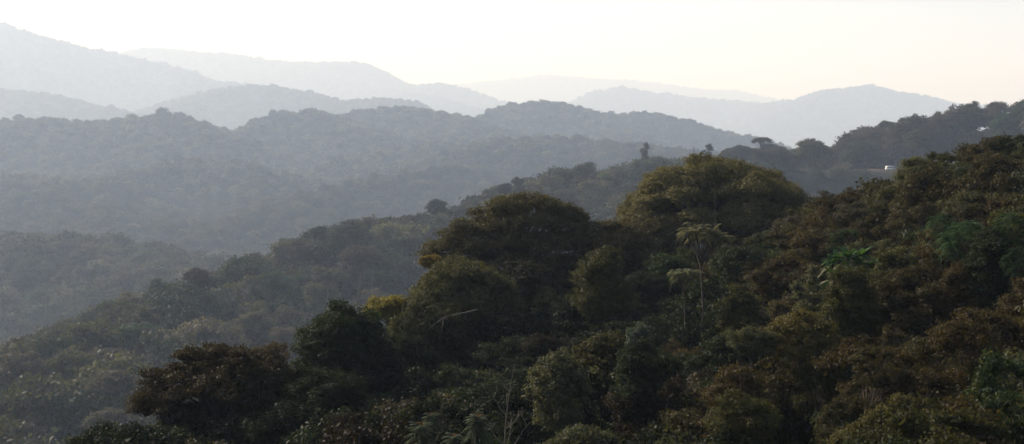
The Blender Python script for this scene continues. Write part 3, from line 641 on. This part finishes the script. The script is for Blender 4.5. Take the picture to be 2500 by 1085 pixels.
for a_, b_, w_, d_, k_, c_, lab_ in [
   (2012, 498, 78, 158, 0, 'yellow-green', 'small yellow-green topped tree on the near skyline, right of the great dome tree'),
   (1960, 548, 110, 160, 1, 'brown', 'thin-stemmed brown tree at the right foot of the great dome tree'),
   (2090, 462, 130, 156, 2, 'red-brown', 'airy reddish-brown tree where the near skyline climbs to the right'),
   (2262, 400, 150, 150, 3, 'brown', 'brown fine-leaved tree just right of the white van'),
   (2300, 372, 110, 150, 0, 'olive', 'olive-brown tree with a ragged top on the right skyline before the red bank'),
   (2400, 378, 130, 146, 1, 'brown', 'brown spreading tree on the right skyline just past the red bank'),
   (2490, 352, 120, 142, 2, 'olive', 'highest brown-olive tree of the near slope, at the right edge'),
   (2150, 520, 190, 138, 0, 'brown', 'wide brown fine-leaved tree above the vivid rosette plant'),
   (2270, 455, 170, 136, 1, 'red-brown', 'broad reddish-brown tree above the bright feathery trees'),
   (2420, 450, 170, 130, 3, 'brown', 'broad brown tree above the green feathery tree at the right edge'),
   (2240, 640, 220, 100, 2, 'brown', 'wide brown tree with forking trunks in the middle of the right slope'),
   (2120, 850, 190, 78, 1, 'brown', 'brown tree with an exposed slim trunk, lower right'),
   (2400, 760, 230, 80, 0, 'red-brown', 'large reddish-brown fine-leaved tree near the right edge, lower half'),
   (1720, 690, 210, 132, 5, 'dark green', 'dark green dense tree behind the thin straight trunk'),
   (1810, 600, 190, 146, 6, 'dark green', 'very dark tree below the great dome tree'),
   (1470, 605, 150, 140, 4, 'olive', 'vine-draped olive tree in front of the rounded brown tree')]:
    hero('broadleaf_tree', NEARP[k_], a_, b_, w_, d_, c_, lab_, rz=a_ * .37)
MIDP = []
for i in range(3): MIDP.append(build(lobes_dome(rs(240 + i), 5, 5.2, 24, .6, .30), 340 + i, 1.0, .42, 24, .23, base_z=-2, tr=.26, tl=14, twigs=1, zmin=-.15))
for i in range(3): MIDP.append(build(lobes_round(rs(250 + i), 4.4, 7.5, 22, .34, .85, .3), 350 + i, 1.0, .42, 24, .23, base_z=-1, tr=.26, tl=14, twigs=1))
for i in range(3): MIDP.append(build(lobes_open(rs(260 + i), 5, 6, 17, .33, .5), 360 + i, 1.0, .42, 24, .23, base_z=-2.4, tr=.26, tl=14, twigs=3, gap=.08, bark=M_BARK_PALE if i == 1 else None))
def shifted(l, dx, dz): l = np.array(l); l[:, 0] += dx; l[:, 2] += dz; return l
U_ = build(np.r_[shifted(lobes_dome(rs(281), 3.6, 1.9, 24, .45, .26, .14), -.6, 5.0), shifted(lobes_dome(rs(282), 3.4, 2.0, 18, .5, .28, .14), 2.4, 2.4), shifted(lobes_round(rs(283), 3.0, 4.4, 18, .34), .6, -2.6), shifted(lobes_round(rs(284), 2.6, 4.0, 14, .34), 4.0, -2.2), shifted(lobes_round(rs(285), 2.4, 3.0, 12, .34), -2.2, -3.0)], 370, 2.0, .28, 22, .15, base_z=-2.5, tr=.3, tl=14, twigs=2, zmin=-.2, gap=.05)
TALL = build(np.r_[shifted(lobes_open(rs(291), 1.7, 2.6, 13, .34, .7), .3, 3.4), shifted(lobes_open(rs(292), 1.1, 1.6, 7, .4, .7), -1.6, 2.6), shifted(lobes_round(rs(293), 1.6, 3.4, 12, .4), -.2, .4), shifted(lobes_round(rs(294), 2.4, 3.2, 14, .36), .6, -1.6)], 371, 2.8, .24, 18, .13, base_z=-2, tr=.18, tl=12, twigs=2, gap=.06)
SNAG = bare_tree(73, 9, .13, 14, .35)
# named trees on the middle ridge
def mid_hero(name, proto, px, py, wpx, D, colour, label, rz=0., sz=1., short=None):
    D *= SC * .8
    x, y, z = P(px, py, D); sc = wpx / FPX * D / proto['w']
    tree_at(proto, name, x, y, z, sc, colour, label, 'tree', None, rz, sz); EXCL.append((x, y, wpx / FPX * D / 2 * .7)); HEROES.append((px, py + wpx * .3, short)) if short else None
mid_hero('umbrella_tree', U_, 1864, 336, 72, 560, (.050, .046, .034), 'flat-topped umbrella tree on the saddle skyline above the great dome tree', 0, .95, 'umbrella tree on the skyline')
mid_hero('domed_tree', A, 1808, 356, 100, 552, (.050, .050, .034), 'low wide domed tree on the skyline left of the umbrella tree', 1., .9, 'low skyline dome')
mid_hero('slender_tree', TALL, 1728, 352, 34, 535, (.040, .044, .032), 'slender tree with two leafy tufts on the skyline of the middle ridge', 0, 1.1, 'slender tufted tree')
mid_hero('slender_tree', TALL, 1575, 348, 24, 520, (.085, .07, .06), 'narrow reddish-grey feathery tree sticking up from the middle ridge crest', 0, 1.5, 'narrow reddish tree')
mid_hero('slender_tree', TALL, 1266, 433, 46, 450, (.036, .040, .030), 'open tree with a see-through top on the middle ridge crest', 2., 1.0, 'see-through crest tree')
mid_hero('broadleaf_tree', MIDP[4], 1232, 448, 36, 452, (.036, .036, .030), 'dark tree just left of the see-through crest tree', 1., .8, 'dark crest tree')
mid_hero('broadleaf_tree', MIDP[0], 1476, 421, 34, 470, (.13, .15, .045), 'only lime-green crown on the middle ridge', 0, .7, 'lime-green crown')
mid_hero('broadleaf_tree', MIDP[0], 1905, 358, 40, 556, (.040, .046, .030), 'dark bushy tree tucked right of the umbrella tree', 2, .8, 'bushy skyline tree')
mid_hero('domed_tree', MIDP[1], 1066, 487, 52, 418, (.036, .038, .028), 'dark round-topped tree standing proud on the middle of the ridge crest', 2, 1.2, 'proud round crest tree')
mid_hero('domed_tree', MIDP[2], 480, 655, 66, 308, (.046, .034, .026), 'dark brown round tree on the lower left end of the ridge crest', 2, .9, 'dark brown crest tree')
mid_hero('broadleaf_tree', MIDP[7], 840, 540, 90, 385, (.046, .048, .036), 'wide grey-green tree at the step in the ridge crest', 2, .8, 'wide tree at the step')
for i, (a, b, w, d, lab) in enumerate([(2419, 262, 62, 524, 'dark rounded tree on the right-hand wooded skyline, nearer the edge'),
     (2322, 272, 58, 540, 'dark rounded tree on the right-hand wooded skyline, farther from the edge')]):
    mid_hero('broadleaf_tree', MIDP[3 + i], a, b, w, d, (.036, .040, .024), lab, i * 2., 1.0)
for i, (a, b, w, d, c, lab) in enumerate([(278, 905, 120, 215, (.085, .072, .056), 'pale grey-brown round crown at the lower left, lit along its top'),
     (620, 760, 92, 290, (.092, .086, .062), 'pale yellowish-grey crown right above the brown domed tree'),
     (700, 800, 80, 270, (.080, .062, .05), 'pinkish-brown crown just left of the dark lobed tree'),
     (880, 600, 110, 345, (.060, .052, .040), 'wide brown flat crown on the slope above the dark lobed tree'),
     (800, 650, 90, 330, (.085, .082, .056), 'pale flat crown on the ridge slope left of the wide brown crown'),
     (270, 1000, 130, 195, (.075, .066, .050), 'grey-brown dome crown beside the left foot of the brown domed tree')]):
    mid_hero('domed_tree', MIDP[[0, 4, 8, 0, 7, 1][i]], a, b, w, d, c, lab, i * 1.1, .8, None)
for i, (a, b, d, h, lab) in enumerate([(1688, 358, 540, 6, 'left one of two bare snags on the middle ridge skyline'), (1694, 355, 540, 6.5, 'right one of two bare snags on the middle ridge skyline'),
      (757, 735, 262, 9, 'tall thin pale snag in front of the hazy slope, above the twiggy brown tree'), (908, 655, 340, 7, 'thin pale dead stem on the ridge slope, right of the wide brown crown'),
      (355, 820, 240, 6, 'short pale dead stem on the ridge slope, above the brown domed tree')]):
    bare(a, b, d * SC * .8, h * SC * .8, lab, SNAG, i * 1.7, far=True)

# ------------------------------------------------------------------ scatter the forest
r = rs(7)
def scatter(r0, r1, sp, a0=-25.5, a1=25.5):
    """jittered points in the sector r0..r1, one per sp x sp metres"""
    n = int((r1 * r1 - r0 * r0) / 2 * math.radians(a1 - a0) / (sp * sp))
    # stratified in radius and angle
    nr = max(1, int((r1 - r0) / sp)); out = []
    for i in range(nr):
        rad = r0 + (i + .5) * (r1 - r0) / nr; m = int(rad * math.radians(a1 - a0) / sp)
        if m < 1: continue
        aa = math.radians(a0) + (np.arange(m) + .5 * (i % 2) + .75 * (r.rand(m) - .5)) / m * math.radians(a1 - a0); q = rad + (r.rand(m) - .5) * sp * .95
        out.append(np.c_[np.sin(aa) * q, np.cos(aa) * q])
    return np.concatenate(out)
# running horizon of the terrain for hiding tests
ELEV = np.arctan2(Z, np.maximum(DI, 1e-3)); CUM = np.maximum.accumulate(ELEV, 0)
inner = slice(np.searchsorted(az, math.radians(-34)), np.searchsorted(az, math.radians(34)))
AZI = az[inner]; CUMI = CUM[:, inner]
def horizon(x, y, back=0.97):
    a = np.arctan2(x, y); d = np.hypot(x, y) * back
    j = np.clip(np.round((a - AZI[0]) / (AZI[1] - AZI[0])).astype(int), 0, len(AZI) - 1)
    i = np.clip(np.searchsorted(dist, d) - 1, 0, len(dist) - 1)
    return CUMI[i, j]
def info(pts, hmin, hmax):
    z, nr, so, rd = terrain_full(pts[:, 0], pts[:, 1]); h = hmin + (hmax - hmin) * r.rand(len(pts))
    return z, nr, so, rd, h
for k_ in (.99, .965, .94): v_ = P(2178, 409, 506 * SC * .8 * k_); EXCL.append((v_[0], v_[1], 13.0))      # open verge in front of the van
ex = np.array(EXCL)
def not_excl(p, pad=0.):
    d = np.hypot(p[:, None, 0] - ex[None, :, 0], p[:, None, 1] - ex[None, :, 1]); return (d > ex[None, :, 2] + pad).all(1)

# canopy height of the ordinary trees on the near slope (they close the space under the great crowns)
FILL = [(400,1010,98),(560,1010,100),(700,945,112),(840,960,118),(640,1060,92),(950,990,110),(940,800,138),(990,840,128),
 (1100,880,122),(1100,760,150),(1070,950,105),(1200,860,130),(1250,680,172),(1250,800,145),(1200,950,105),(1350,660,176),(1400,790,140),(1350,920,112),
 (1480,640,176),(1500,780,140),(1480,900,112),(1575,665,176),(1600,780,135),(1640,620,176),(1700,640,158),(1750,590,172),(1870,580,172),(1960,560,172),
 (1100,1065,80),(1350,985,92),(1400,1075,78),(1250,1060,82),(1560,860,112),(1600,1000,84),(1700,720,132),(1780,740,125),(2050,515,155),(2000,690,120),
 (1950,800,105),(1900,900,90),(1850,1060,72),(2130,462,152),(2190,440,150),(2250,408,150),(2300,390,145),(2480,368,135),(2200,640,112),(2400,560,112),(2480,700,90),
 (2200,850,85),(2200,1060,64),(2480,1000,62),(330,1100,90),(1250,820,190),(1750,560,195),(1950,540,195),(2085,640,106)]
FQ = np.array([P(*q) for q in FILL])
_A = np.sqrt(((FQ[:, None, :2] - FQ[None, :, :2]) ** 2).sum(-1)); _Pm = np.c_[np.ones(len(FQ)), FQ[:, :2]]
_fw = np.linalg.solve(np.block([[_A, _Pm], [_Pm.T, np.zeros((3, 3))]]), np.r_[FQ[:, 2], 0, 0, 0])
def fill_top(x, y):
    z = _fw[-3] + _fw[-2] * x + _fw[-1] * y
    for k in range(len(FQ)): z = z + _fw[k] * np.hypot(x - FQ[k, 0], y - FQ[k, 1])
    return z
# near slope candidates
near = scatter(54 * NS, 235 * NS, 5.0 * NS, -33, 30); z, nm, so, rd, h = info(near, 7.0, 10.5)
h = NS * (np.clip(fill_top(near[:, 0] / NS, near[:, 1] / NS) - z / NS, 4.5, 18) + 3.4 * (r.rand(len(near)) ** 2 - .45))
keep = nm ; near, z, h = near[keep], z[keep], h[keep]
# middle distance candidates
mid = np.concatenate([scatter(200, 480 * SC, 7.8 * SC), scatter(480 * SC, 640 * SC, 9.3 * SC)]); zm, nmm, som, rdm, hm = info(mid, 10 * SC, 14 * SC)
keep = (~nmm) & not_excl(mid, 1.0) & (rdm > 6) & (som < .16) ; mid, zm, hm, rdm = mid[keep], zm[keep], hm[keep], rdm[keep]
# low vegetation on the road slope
lowm = (hm > 0) & (np.abs(mid[:, 0] / SC / .8 - 125) < 70) & (mid[:, 1] > 320 * SC) & (mid[:, 1] < 410 * SC) & (zm < -10 * SC)
hm[mid[:, 1] < 480 * SC] *= .84
hm[lowm] *= .66
scrub = (rdm < 42) & (seg_dist(mid[:, 0], mid[:, 1], ROAD)[2] > 0) & (mid[:, 0] / mid[:, 1] > .20) & (mid[:, 0] / mid[:, 1] < .34)      # scrub below the road cut
hm[scrub] = 5.0 + 3.0 * r.rand(scrub.sum())

cand = []   # x, y, ztop, zg, radius(m), zone, proto, colour, rz, scale
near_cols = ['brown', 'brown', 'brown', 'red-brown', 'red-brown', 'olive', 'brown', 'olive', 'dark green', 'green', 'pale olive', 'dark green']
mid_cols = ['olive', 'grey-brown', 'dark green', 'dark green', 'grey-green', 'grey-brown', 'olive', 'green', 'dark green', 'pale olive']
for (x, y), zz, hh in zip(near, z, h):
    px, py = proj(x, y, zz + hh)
    if px < 1650 and y > 82 * NS and not (px > 1500 and py < 700): col = ['shaded green', 'shaded green', 'shaded brown', 'dark green', 'shaded green'][r.randint(5)]  # hollow trees: leaf colours darkened to stand for shade
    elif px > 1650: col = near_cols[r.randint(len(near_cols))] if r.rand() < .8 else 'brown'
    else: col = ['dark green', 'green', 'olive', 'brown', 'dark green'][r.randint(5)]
    k = r.randint(9)
    if px > 1900 and r.rand() < .5: k = r.randint(4)
    rad = (1.7 + 3.0 * r.rand() ** 1.4) * NS
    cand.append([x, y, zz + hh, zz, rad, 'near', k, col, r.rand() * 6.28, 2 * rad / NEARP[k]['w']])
for (x, y), zz, hh in zip(mid, zm, hm):
    k = r.randint(9); rad = (4.0 + 4.6 * r.rand() ** 1.7) * SC * max(.55, (hh / 12 / SC) ** .7); zone = 'ridge'
    cand.append([x, y, zz + hh, zz, rad, zone, k, mid_cols[r.randint(len(mid_cols))], r.rand() * 6.28, 2 * rad / MIDP[k]['w']])
# visible pixels of each candidate: front-to-back discs at 1024 x 444
occ = np.zeros((444, 1024), bool); vis = np.zeros(len(cand)); KS = 1024 / 2500
order = sorted([(c[1], 0, i) for i, c in enumerate(cand)] + [(e[1], 1, i) for i, e in enumerate(EXCL)])
info_px = {}
for D, typ, i in order:
    if typ == 1: continue
    c = cand[i]; px, py = proj(c[0], c[1], c[2]); a, b = px * KS, py * KS; R = c[4] / c[1] * FPX * KS; H2 = R * 1.1
    hz = horizon(np.array([c[0]]), np.array([c[1]]), .985)[0]
    _, yh = proj(c[0], c[1], math.tan(hz) * math.hypot(c[0], c[1])); yh *= KS
    x0, x1 = int(max(0, a - R)), int(min(1023, a + R)) + 1; y0, y1 = int(max(0, b)), int(min(443, b + 2 * H2)) + 1
    info_px[i] = (px, py)
    if x1 <= x0 or y1 <= y0 or a + R < 0 or a - R > 1023: continue
    yy, xx = np.mgrid[y0:y1, x0:x1]; m = ((xx - a) / R) ** 2 + ((yy - b - H2) / H2) ** 2 < 1
    m &= yy < yh + 1
    vis[i] = (m & ~occ[y0:y1, x0:x1]).sum(); occ[y0:y1, x0:x1] |= m
near_i = [i for i in range(len(cand)) if cand[i][5] == 'near' and vis[i] > 22]
near_i = sorted(near_i, key=lambda i: -vis[i])[:115]
mid_i = [i for i in range(len(cand)) if cand[i][5] == 'ridge' and vis[i] > 35]
mid_i = sorted(mid_i, key=lambda i: -vis[i])[:130]
print('near cand', (np.array([c[5] == 'near' for c in cand])).sum(), 'picked', len(near_i), 'mid cand', len(mid), 'picked', len(mid_i))
# nearest landmark of each picked tree gives its description
ORD = ['first', 'second', 'third', 'fourth', 'fifth', 'sixth', 'seventh', 'eighth', 'ninth', 'tenth', 'eleventh', 'twelfth']
def where(px, py, near):
    L = HEROES
    best = min(L, key=lambda h: math.hypot((h[0] - px) * .8, h[1] - py)); dx, dy = px - best[0], py - best[1]
    rel = ('right of' if dx > 0 else 'left of') if abs(dx) > abs(dy) else ('below' if dy > 0 else 'above')
    return rel, best[2]
SHAPE_N = ['open', 'open', 'open', 'open', 'rounded', 'rounded', 'rounded', 'domed', 'domed', 'drooping-leaved']
SHAPE_M = ['domed'] * 3 + ['rounded'] * 3 + ['loose'] * 3
groups = {}
for i in near_i + mid_i:
    c = cand[i]; px, py = info_px[i]; rel, nm_ = where(px, py + 20, c[5] == 'near')
    sh = (SHAPE_N if c[5] == 'near' else SHAPE_M)[c[6]]
    groups.setdefault((c[7], sh, c[5], rel, nm_), []).append(i)
LAB = {}
for (col, sh, zone, rel, nm_), ids in groups.items():
    ids.sort(key=lambda i: info_px[i][0]); n = len(ids); hz = 'hazy ' if zone == 'ridge' else ''
    for k, i in enumerate(ids):
        if n == 1: LAB[i] = f'{hz}{col} {sh} tree {rel} the {nm_}'
        elif n == 2: LAB[i] = f'{"left" if k == 0 else "right"} one of two {hz}{col} {sh} trees {rel} the {nm_}'
        else: LAB[i] = f'{ORD[min(k, 11)]} from left of {n} {hz}{col} {sh} trees {rel} the {nm_}'
for i in LAB:
    if len(LAB[i].replace('-', ' ').split()) > 16: LAB[i] = LAB[i].replace('hazy ', '')
    if len(LAB[i].replace('-', ' ').split()) > 16: LAB[i] = LAB[i].replace(' on the skyline', '').replace(' of the ', ' of ').replace(' from left', '')
for i in near_i + mid_i:
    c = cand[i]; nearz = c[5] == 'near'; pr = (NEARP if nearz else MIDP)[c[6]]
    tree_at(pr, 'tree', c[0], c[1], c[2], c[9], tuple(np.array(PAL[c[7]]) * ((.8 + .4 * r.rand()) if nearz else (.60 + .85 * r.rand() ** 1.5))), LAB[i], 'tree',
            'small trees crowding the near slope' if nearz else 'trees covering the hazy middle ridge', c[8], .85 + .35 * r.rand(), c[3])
rest = [i for i in range(len(cand)) if i not in set(near_i + mid_i)]

# ------------------------------------------------------------------ the uncountable rest: one object of instanced trees, one of undergrowth
FP1 = [tuple(.85 * c for c in PAL[k]) for k in ['olive', 'brown', 'grey-brown', 'dark green', 'grey-green', 'pale olive', 'brown', 'green']]
M_F = mat_leaf_random('forest_foliage', [FP1[i] for i in (3, 0, 1, 2, 4, 7, 5, 2)])
M_FF = mat_leaf_random('distant_foliage', [(.020, .026, .014), (.050, .046, .026), (.032, .040, .020), (.105, .092, .064), (.028, .034, .018), (.060, .048, .034), (.120, .112, .070), (.036, .044, .022)])
M_U = mat_leaf_random('undergrowth_foliage', [(.022, .028, .013), (.045, .034, .018), (.030, .038, .016), (.050, .036, .020)])
def simple(lob, seed, td, tr_, lpt, leaf, mat, trunk=None, lift=0.):
    r_ = rs(seed); g = Geo(); lobed(g, r_, lob, td, tr_, lpt, leaf, 0, -.3, .55)
    if trunk: tube(g, [(0, 0, -9), (.1, 0, -4), (0, 0, 1.5)], [trunk, trunk * .8, trunk * .5], 5, .1)
    me_ = g.mesh('clump', mat); v = np.concatenate(g.v); return me_, float(np.percentile(v[:, 2], 99.5)), float(np.percentile(v[:, 0], 99) - np.percentile(v[:, 0], 1))
lod = {'near': [], 'mid': [], 'far': [], 'vfar': [], 'under': []}
for i in range(4): lod['near'].append(simple(lobes_open(rs(400 + i), 3.4, 5, 18, .32, .55), 500 + i, 3.4, .28, 14, .15, M_F, .16))
for i in range(7): lod['mid'].append(simple((lobes_dome(rs(410 + i), 5, 5.5, 16, .65, .34) if i % 2 else lobes_round(rs(410 + i), 4.5, 7, 14, .38, .85, .3)), 510 + i, .9, .45, 16, .28, M_FF if i > 3 else M_F, .22))
for i in range(8): lod['far'].append(simple((lobes_dome(rs(420 + i), 5, 5, 10, .7, .40) if i % 2 else lobes_round(rs(420 + i), 4.5, 7, 9, .42, .9, .3)), 520 + i, .40, .7, 9, .62, M_FF))
for i in range(6): lod['vfar'].append(simple(lobes_dome(rs(430 + i), 6, 5, 6, .8, .5), 530 + i, .10, 1.2, 5, 1.7, M_FF))
for i in range(6): lod['under'].append(simple(lobes_open(rs(440 + i), 1.5, 1.8, 9, .4, .6), 540 + i, 7, .18, 12, .085, M_U))
pc = bpy.data.collections.new('clump_library'); protos = []
def reg(kind):
    ids = []
    for me_, top, w in lod[kind]:
        o = bpy.data.objects.new('clump_%03d' % len(protos), me_); pc.objects.link(o); ids.append(len(protos)); protos.append((top, w))
    return ids
IDX = {k: reg(k) for k in ['near', 'mid', 'far', 'vfar', 'under']}
def stuff(name, pos, rot, scl, idx, label, cat):
    me_ = bpy.data.meshes.new(name); me_.vertices.add(len(pos)); me_.vertices.foreach_set('co', pos.astype(np.float32).ravel())
    for nm, ty, key, arr in [('rot', 'FLOAT_VECTOR', 'vector', rot), ('scl', 'FLOAT_VECTOR', 'vector', scl), ('idx', 'INT', 'value', idx)]:
        a_ = me_.attributes.new(nm, ty, 'POINT'); a_.data.foreach_set(key, (arr.astype(np.int32) if ty == 'INT' else arr.astype(np.float32)).ravel())
    ob = bpy.data.objects.new(name, me_); COL.objects.link(ob)
    ng = bpy.data.node_groups.new(name + '_nodes', 'GeometryNodeTree')
    ng.interface.new_socket('Geometry', in_out='INPUT', socket_type='NodeSocketGeometry'); ng.interface.new_socket('Geometry', in_out='OUTPUT', socket_type='NodeSocketGeometry')
    gi = ng.nodes.new('NodeGroupInput'); go = ng.nodes.new('NodeGroupOutput'); ip = ng.nodes.new('GeometryNodeInstanceOnPoints')
    ci = ng.nodes.new('GeometryNodeCollectionInfo'); ci.inputs['Collection'].default_value = pc; ci.inputs['Separate Children'].default_value = True; ci.inputs['Reset Children'].default_value = True
    ip.inputs['Pick Instance'].default_value = True
    def na(nm, ty):
        q = ng.nodes.new('GeometryNodeInputNamedAttribute'); q.data_type = ty; q.inputs['Name'].default_value = nm; return q.outputs['Attribute']
    er = ng.nodes.new('FunctionNodeEulerToRotation')
    ng.links.new(na('rot', 'FLOAT_VECTOR'), er.inputs[0]); ng.links.new(er.outputs[0], ip.inputs['Rotation'])
    ng.links.new(na('scl', 'FLOAT_VECTOR'), ip.inputs['Scale']); ng.links.new(na('idx', 'INT'), ip.inputs['Instance Index'])
    ng.links.new(gi.outputs[0], ip.inputs['Points']); ng.links.new(ci.outputs[0], ip.inputs['Instance']); ng.links.new(ip.outputs[0], go.inputs[0])
    md = ob.modifiers.new('scatter', 'NODES'); md.node_group = ng
    ob['kind'] = 'stuff'; ob['label'] = label; ob['category'] = cat
    return ob
POS, ROT, SCL, IX = [], [], [], []
def put(x, y, zg, ztop, rad, kind):
    n = len(x); ids = np.array(IDX[kind])[r.randint(len(IDX[kind]), size=n)]
    top = np.array([protos[i][0] for i in ids]); w = np.array([protos[i][1] for i in ids]); s = 2 * rad / w; szz = s * (.85 + .35 * r.rand(n))
    POS.append(np.c_[x, y, ztop - top * szz]); ROT.append(np.c_[0 * x, 0 * x, r.rand(n) * 6.28]); SCL.append(np.c_[s, s, szz]); IX.append(ids)
for kind, zone in (('near', 'near'), ('mid', 'ridge')):
    c = [cand[i] for i in rest if cand[i][5] == zone and not (zone == 'ridge' and cand[i][2] < -400)]
    c = np.array([[q[0], q[1], q[3], q[2], q[4]] for q in c]); put(c[:, 0], c[:, 1], c[:, 2], c[:, 3], c[:, 4], kind)
for r0, r1, sp, h0, h1, ra, rb, kind, margin in [(640, 1050, 8.0, 10, 14, 3.6, 6.2, 'mid', .012), (1050, 2100, 9.5, 10, 15, 4.2, 7.5, 'far', .006), (2100, 3600, 14, 10, 16, 6.5, 11, 'far', .003),
        (3600, 6500, 24, 10, 18, 11, 19, 'vfar', .002), (6500, 11500, 42, 10, 20, 18, 34, 'vfar', .001)]:
    r0 *= SC; r1 *= SC; sp *= SC; h0 *= SC; h1 *= SC; ra *= SC; rb *= SC
    p = scatter(r0, r1, sp, -24.5, 24.5); zt, _, so, rd = terrain_full(p[:, 0], p[:, 1]); h = h0 + (h1 - h0) * r.rand(len(p)) ** 1.5
    emer = r.rand(len(p)) < .06; h[emer] += (1 + 4 * r.rand(emer.sum())) * SC
    ok = np.arctan2(zt + h, np.hypot(p[:, 0], p[:, 1])) > horizon(p[:, 0], p[:, 1]) - margin
    p, zt, h = p[ok], zt[ok], h[ok]; put(p[:, 0], p[:, 1], zt, zt + h, (ra + (rb - ra) * r.rand(len(p)) ** 1.6), kind); print(kind, r0, len(p))
stuff('forest_canopy', np.concatenate(POS), np.concatenate(ROT), np.concatenate(SCL), np.concatenate(IX), 'unbroken rainforest canopy covering the hazy hills into the distance', 'forest')
POS, ROT, SCL, IX = [], [], [], []
u = scatter(6 * NS, 240 * NS, 2.3 * NS, -38, 34); zt, nmu, _, _ = terrain_full(u[:, 0], u[:, 1]); ok = nmu & (np.hypot(u[:, 0], u[:, 1]) > 14 * NS); u, zt = u[ok], zt[ok]
hh = NS * (1.4 + 1.8 * r.rand(len(u))) * np.clip(np.hypot(u[:, 0], u[:, 1]) / 50 / NS, .45, 1.3); put(u[:, 0], u[:, 1], zt, zt + hh, NS * (1.5 + 1.2 * r.rand(len(u))), 'under')
stuff('undergrowth', np.concatenate(POS), np.concatenate(ROT), np.concatenate(SCL), np.concatenate(IX), 'dark leafy undergrowth filling the shade between the near trees', 'undergrowth')

# ------------------------------------------------------------------ small white van on the road cut
def box_geo(g, x0, x1, y0, y1, z0, z1, taper=0.):
    v = np.array([[x, y, z] for z in (z0, z1) for x, y in ((x0, y0), (x1, y0), (x1, y1), (x0, y1))], float)
    v[4:, 0] = v[4:, 0] * (1 - taper); v[4:, 1] = v[4:, 1] * (1 - taper * .6)
    g.add(v, np.array([[0, 3, 2, 1], [4, 5, 6, 7], [0, 1, 5, 4], [1, 2, 6, 5], [2, 3, 7, 6], [3, 0, 4, 7]]), np.full(6, .5))
MW = mat_plain('white_paint', (.8, .8, .78), .4); MG = mat_plain('dark_glass', (.03, .035, .04), .15); MT = mat_plain('rubber', (.02, .02, .02), .9)
x, y, z_ = P(2174, 409, 506 * SC * .8); zg = float(terrain_full(np.array([x]), np.array([y]))[0][0]); vz = zg
van = bpy.data.objects.new('van', None); COL.objects.link(van); van.location = (x, y, vz); van.rotation_euler = (0, 0, .25)
van['label'] = 'tiny white van on the road cut, half hidden behind brown trees'; van['category'] = 'van'
g = Geo(); box_geo(g, -2.4, 2.4, -.95, .95, .35, 1.15); box_geo(g, -2.3, 1.7, -.93, .93, 1.153, 2.1, .06); link('body', g.mesh('body', MW), van)
g = Geo(); box_geo(g, -1.9, 1.3, -.945, .945, 1.3, 1.8, .03); link('window', g.mesh('window', MG), van)
for wx in (-1.5, 1.5):
    for wy in (-.9, .9):
        g = Geo(); tube(g, [(wx, wy - .12, .36), (wx, wy + .12, .36)], [.36, .36], 12); link('wheel', g.mesh('wheel', MT), van)

# ------------------------------------------------------------------ haze: one closed box of even air
m, t = new_mat('hazy_air'); pv = N(t, 'ShaderNodeVolumePrincipled'); o = N(t, 'ShaderNodeOutputMaterial')
pv.inputs['Color'].default_value = (*HAZE_COLOR, 1); pv.inputs['Density'].default_value = HAZE_DENSITY; pv.inputs['Anisotropy'].default_value = HAZE_G
pv.inputs['Absorption Color'].default_value = (1, 1, 1, 1)
t.links.new(pv.outputs[0], o.inputs['Volume'])
g = Geo(); zb, zt_ = float(Z.min()) - 1, float(max(Z.max(), 0)) + 40
box_geo(g, -24100, 24100, -24100, 24100, zb, zt_); hz = bpy.data.objects.new('haze', g.mesh('haze', m)); COL.objects.link(hz); hz['kind'] = 'stuff'
hz['label'] = 'pale blue-white haze filling the valleys'; hz['category'] = 'haze'
print('haze box', zb, zt_, 'objects', len(S.objects))
